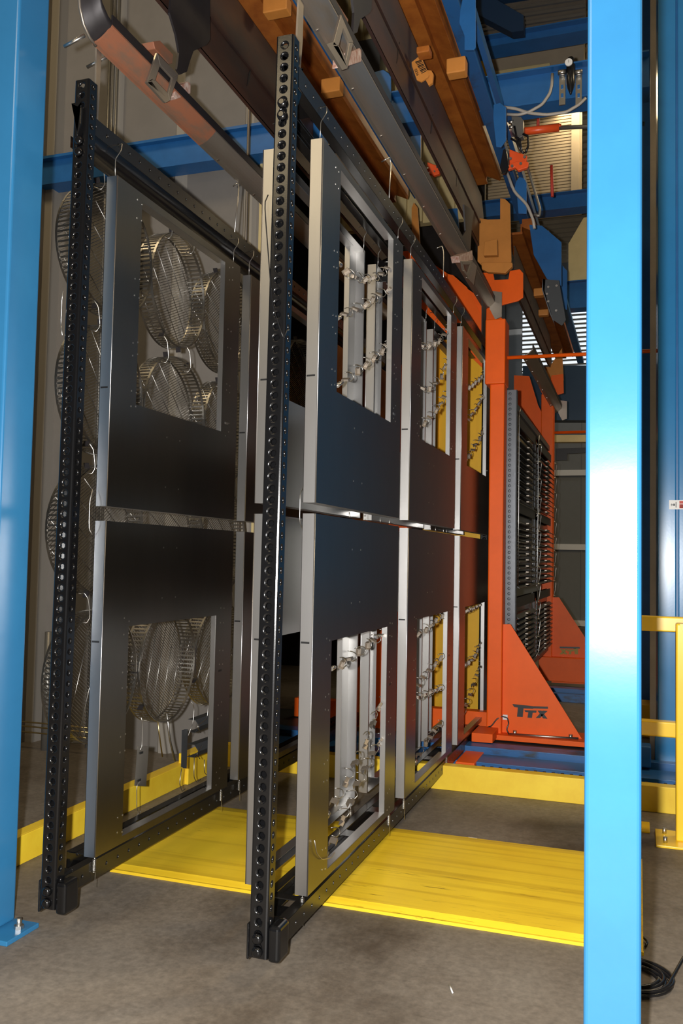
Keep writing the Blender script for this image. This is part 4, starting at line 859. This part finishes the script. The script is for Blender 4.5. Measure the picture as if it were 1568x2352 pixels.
# air regulator
t = thing('air_regulator', 'black and chrome air regulator with round gauge on the blue cross beam', 'regulator', ay(6.75, 1308, 200))
YR = 6.75
def P_(x, y): return ay(YR, x, y)
MB().tube([P_(1310, 133), P_(1310, 148), P_(1310, 150), P_(1310, 190), P_(1310, 203), P_(1310, 213), P_(1310, 217)], [.022, .022, .034, .034, .024, .010, .006], 12).build('body', 'rubber', t)
g = P_(1307, 153)+Vector((0, -.05, 0)); GA = MB().cyl(g, g+Vector((0, -.018, 0)), .028, 18).build('gauge', 'white', t); MB().obox(g+Vector((0, -.019, .006)), (.003, 0, 0), (0, .002, 0), (0, 0, .022)).build('gauge_needle', 'ink', GA)
for xx in (1290, 1328):
    c0, c1 = P_(xx-7, 168), P_(xx+7, 235); MB().box(c0.x, c1.x, YR+.03, YR+.04, c1.z, c0.z).build('mount_strip', 'zinc', t)
    MB().cyl(P_(xx-9, 167), P_(xx+9, 165), .02, 10).build('fitting', 'zinc', t)
    for dy in (195, 215): c_ = P_(xx, dy); MB().box(c_.x-.009, c_.x+.009, YR+.026, YR+.03, c_.z-.016, c_.z+.016).build('slot', 'blued', t)
wire('air_hose', [ay(6.75, 1268, 170), ay(6.72, 1267, 195), ay(6.7, 1262, 215), ay(6.7, 1245, 240), ay(6.7, 1215, 257), ay(6.7, 1190, 264), ay(6.75, 1150, 262)], .012, 'pale plastic air hose curving down left from the regulator', 'hose', None, 'hose')
wire('air_hose', [ay(6.7, 1150, 245), ay(6.7, 1185, 250), ay(6.7, 1215, 260), ay(6.7, 1255, 264), ay(6.7, 1300, 258), ay(6.7, 1330, 240), ay(6.7, 1345, 225)], .012, 'pale plastic air hose sagging to the right column', 'hose', None, 'hose')
wire('air_hose', [ay(7.2, 890, 235), ay(7.2, 915, 265), ay(7.2, 935, 280), ay(7.2, 962, 288)], .011, 'pale air hose between the right load bar and brown track', 'hose', None, 'hose')
# beige duct and yellow angle below high deck
plate('beige_duct', 10.5, [(1100, 100), (1340, 60), (1340, 165), (1100, 178)], .3, 'beige', 'large beige duct block high up between the cross beams', 'duct', 1)
plate('cream_beam', 10.2, [(1100, 168), (1262, 143), (1266, 166), (1100, 188)], .15, 'cream', 'cream painted beam under the beige duct', 'beam', 1, bevel=.01)
plate('yellow_brace', 9.6, [(1098, 108), (1104, 112), (1120, 155), (1121, 188), (1111, 190), (1098, 150)], .05, 'yellowm', 'yellow steel brace beside the beige duct', 'brace', 1)
# roller door far back
Y = 13.6; a, b_ = ay(Y, 1195, 260), ay(Y, 1335, 490)
t = thing('roller_door', 'beige ribbed roller door high up behind the regulator', 'door', (a.x, Y, b_.z))
z1_, z0_ = ay(Y, 1260, 240).z, ay(Y, 1260, 452).z; n = 30
MB().box(a.x-.5, b_.x, Y+.02, Y+.06, z0_, z1_).build('backing', 'ceil', t)
for k in range(n):
    z = z0_+(z1_-z0_)*k/n; MB().prism([(a.x-.5, Y+.02, z), (a.x-.5, Y-.02, z+.02), (a.x-.5, Y-.02, z+.055), (a.x-.5, Y+.02, z+(z1_-z0_)/n)], (ay(Y, 1315, 350).x-a.x+.5, 0, 0)).build('slat', 'beige', t)
MB().box(ay(Y, 1312, 350).x, ay(Y, 1330, 350).x, Y-.05, Y+.05, z0_-.1, z1_).build('jamb', 'beige', t)
MB().box(a.x-.5, b_.x, Y-.05, Y+.05, z0_-.32, z0_-.12).build('sill_beam', 'cream', t)
# bright corrugated daylight panel far back
Y = 20.5; a, b_ = ay(Y, 1200, 705), ay(Y, 1480, 842)
wd = struct('window_1', MB().box(a.x, b_.x, Y, Y+.05, b_.z, a.z), 'day')
for k in range(15):
    z = b_.z+(a.z-b_.z)*k/15; MB().box(a.x, b_.x, Y-.10, Y-.02, z, z+.028).build('louvre_slat', 'wallg', wd)
plate('dark_bracket_frame', 14.5, [(1276, 1030), (1345, 1028), (1345, 1040), (1302, 1042), (1302, 1057), (1276, 1058)], .05, 'ink', 'dark bracket on the far grey wall behind the second stand', 'bracket', 1)
plate('tan_beam', 15, [(1150, 1000), (1500, 998), (1500, 1014), (1150, 1016)], .15, 'cream', 'tan beam crossing before the far grey wall', 'beam', 1)
plate('far_blue_truss', 15.5, [(1200, 840), (1500, 838), (1500, 965), (1200, 965)], .3, 'navy', 'blue machinery housing, shade painted in, high before the far wall', 'housing', 1)  # blue housing coloured dark where no shadow reaches it
# ------------------------------------------------------------------ right side: blue cabinet, dark columns, sign
Yc = 6.95
t = thing('blue_cabinet', 'tall blue folded sheet cabinet at the right edge of the view', 'cabinet', (1, Yc, 0))
xa = ay(Yc, 1510, 1400).x; xf = ay(Yc, 1555, 1400).x
MB().box(xa, xf-.006, Yc, Yc+1.5, .33, 8.5).build('sheet', 'blue', t, bevel=.01); MB().box(xf+.006, 2.4, Yc-.002, Yc+1.5, .33, 8.5).build('sheet', 'blue', t, bevel=.01)
MB().box(xf-.03, xf+.03, Yc+.006, Yc+.02, .33, 8.5).build('seam', 'blued', t)
MB().box(xa-.02, 2.4, Yc-.03, Yc+1.5, 0, .32).build('plinth', 'blue', t, bevel=.006)
MB().box(xa-.055, xa-.012, Yc-.01, Yc+.04, .0, 8.5).build('edge_strip', 'mill', t)
sp = ay(Yc-.005, 1536, 1149); sq = ay(Yc-.005, 1578, 1170)
t = thing('warning_sign', 'small white warning label with a red heading stuck on the blue cabinet', 'sign', (sp.x, Yc-.006, sq.z))
wS, hS = sq.x-sp.x, sp.z-sq.z; y = Yc-.004
MB().box(sp.x, sq.x+.05, y-.002, y, sq.z, sp.z).build('label_plate', 'white', t)
def sb(u0, u1, v0, v1, m_): MB().box(sp.x+u0, sp.x+u1, y-.0035, y-.002, sq.z+v0*hS, sq.z+v1*hS).build('print', m_, t)
sb(.072, .18, .62, .92, 'red'); sb(.072, .18, .12, .55, 'red')
for k in range(4): sb(.076, .17, .16+k*.1, .20+k*.1, 'white')
sb(.046, .052, .2, .8, 'ink'); sb(.028, .042, .38, .62, 'ink')
for an in (-50, -25, 0, 25, 50):
    c_ = Vector((sp.x+.024, y-.003, sq.z+.5*hS)); d_ = Vector((-math.cos(math.radians(an)), 0, math.sin(math.radians(an)))); MB().obox(c_+d_*.006, d_*.014, (0, .001, 0), d_.cross(Vector((0, 1, 0)))*.002).build('print', 'ink', t)
column('dark_column', ay(8.5, 1473, 1000).x, ay(8.5, 1496, 1000).x, 8.5, 8.8, 0, 9, 'dark blue upright column in the shadow between the foreground column and the cabinet', 'blued', .01)
for k, (px, lab) in enumerate(((1450, 'left'), (1462, 'right'))):
    a = ay(10, px, 300); tag(MB().box(a.x, a.x+.06, 10, 10.1, 4.6, 9).build('cream_upright', 'cream'), 'narrow cream upright strip beside the foreground column, %s one' % lab, 'strip')
# ------------------------------------------------------------------ yellow guard rail at right
t = thing('guard_rail', 'yellow square tube guard rail with two posts right of the blue column', 'railing', (.1, 5.5, 0))
z1_ = ay(5.65, 1500, 1432).z; z2_ = ay(5.65, 1500, 1672).z; hh = .045
MB().box(-.075, .35, 5.62, 5.70, z1_-hh, z1_+hh).build('rail', 'yellow2', t, bevel=.008); MB().box(-.075, .35, 5.62, 5.70, z2_-hh, z2_+hh).build('rail', 'yellow2', t, bevel=.008)
xq = ay(5.66, 1456, 1600).x
MB().box(xq-.05, xq+.02, 5.60, 5.68, 0, z1_+hh).build('post', 'yellow2', t, bevel=.008); MB().box(xq-.06, xq+.09, 5.55, 5.75, 0, .012).build('base_plate', 'yellow2', t, bevel=.003)
xp = ay(5.42, 1552, 1700).x
MB().box(xp, xp+.10, 5.42, 5.52, .01, z1_+.02).build('post', 'yellow2', t, bevel=.01); MB().box(xp-.11, xp+.2, 5.30, 5.62, 0, .014).build('base_plate', 'yellow2', t, bevel=.003)
for yy in (5.36, 5.54): MB().cyl((xp-.06, yy, .012), (xp-.06, yy, .045), .012, 8).build('anchor_bolt', 'zinc', t)
for z in (z1_-.06, z2_-.06):
    MB().prism([(xp+.02, 5.40, z+.08), (xp+.10, 5.40, z+.08), (xp+.10, 5.40, z-.16), (xp+.06, 5.40, z-.04)], (0, .02, 0)).build('gusset', 'yellow2', t)
# machine bits behind rail
tag(MB().box(ay(8.6, 1465, 1550).x, ay(8.6, 1500, 1550).x, 8.6, 8.8, .45, .95).build('yellow_motor_cover', 'yellowm', bevel=.02), 'shadowed yellow cover behind the guard rail', 'cover')
tag(MB().box(ay(8.0, 1470, 1700).x, ay(8.0, 1500, 1700).x, 8.0, 8.3, .1, .38).build('yellow_block', 'yellowm', bevel=.01), 'shadowed yellow block low behind the guard rail', 'block')
tag(MB().box(ay(6.9, 1460, 1745).x, ay(6.9, 1494, 1745).x, 6.75, 6.9, .12, .27).build('track_stop', 'blued', bevel=.01), 'small blue end stop on the track behind the guard rail', 'stop')
# ------------------------------------------------------------------ floor things
def coil(cx, cy, r0, r1, turns, label):
    pts = []
    for k in range(int(turns*28)):
        th = 2*PI*k/28; rr = r0+(r1-r0)*(.5+.5*math.sin(k*.13)); pts.append((cx+rr*math.cos(th)*(1+.04*math.sin(k*.05)), cy+rr*.95*math.sin(th), .010+.007*(k/28 % 3)))
    pts += [(cx+r1*.9+.06, cy+.26, .01), (cx+.35, cy+.33, .01), (cx+.9, cy+.40, .01)]
    return tag(MB().tube(pts, .0065, 8).build('hose_coil', 'rubber'), label, 'hose')
hc = az(.01, 1448, 2252); coil(hc.x, hc.y+.02, .105, .155, 6, 'coil of thin black hose lying on the floor right of the blue column')
wire('floor_cable', [az(.01, 1400, 2150), az(.03, 1440, 2138), az(.02, 1470, 2146), az(.01, 1487, 2163), az(.01, 1482, 2174)], .005, 'black cable looping over the right end of the yellow ramp', 'cable', None, 'rubber', 8)
tag(rod(az(.004, 1032, 2262), az(.004, 1039, 2280), .003).build('wire_scrap', 'white'), 'short pale wire scrap lying on the concrete in front of the ramp', 'scrap')
tag(MB().obox(az(.006, 1085, 1926)+Vector((0, 0, .001)), (.05, 0, 0), (0, .012, 0), (0, 0, .006)).build('floor_scrap', 'white'), 'tiny pale scrap on the dark concrete behind the ramp', 'scrap')
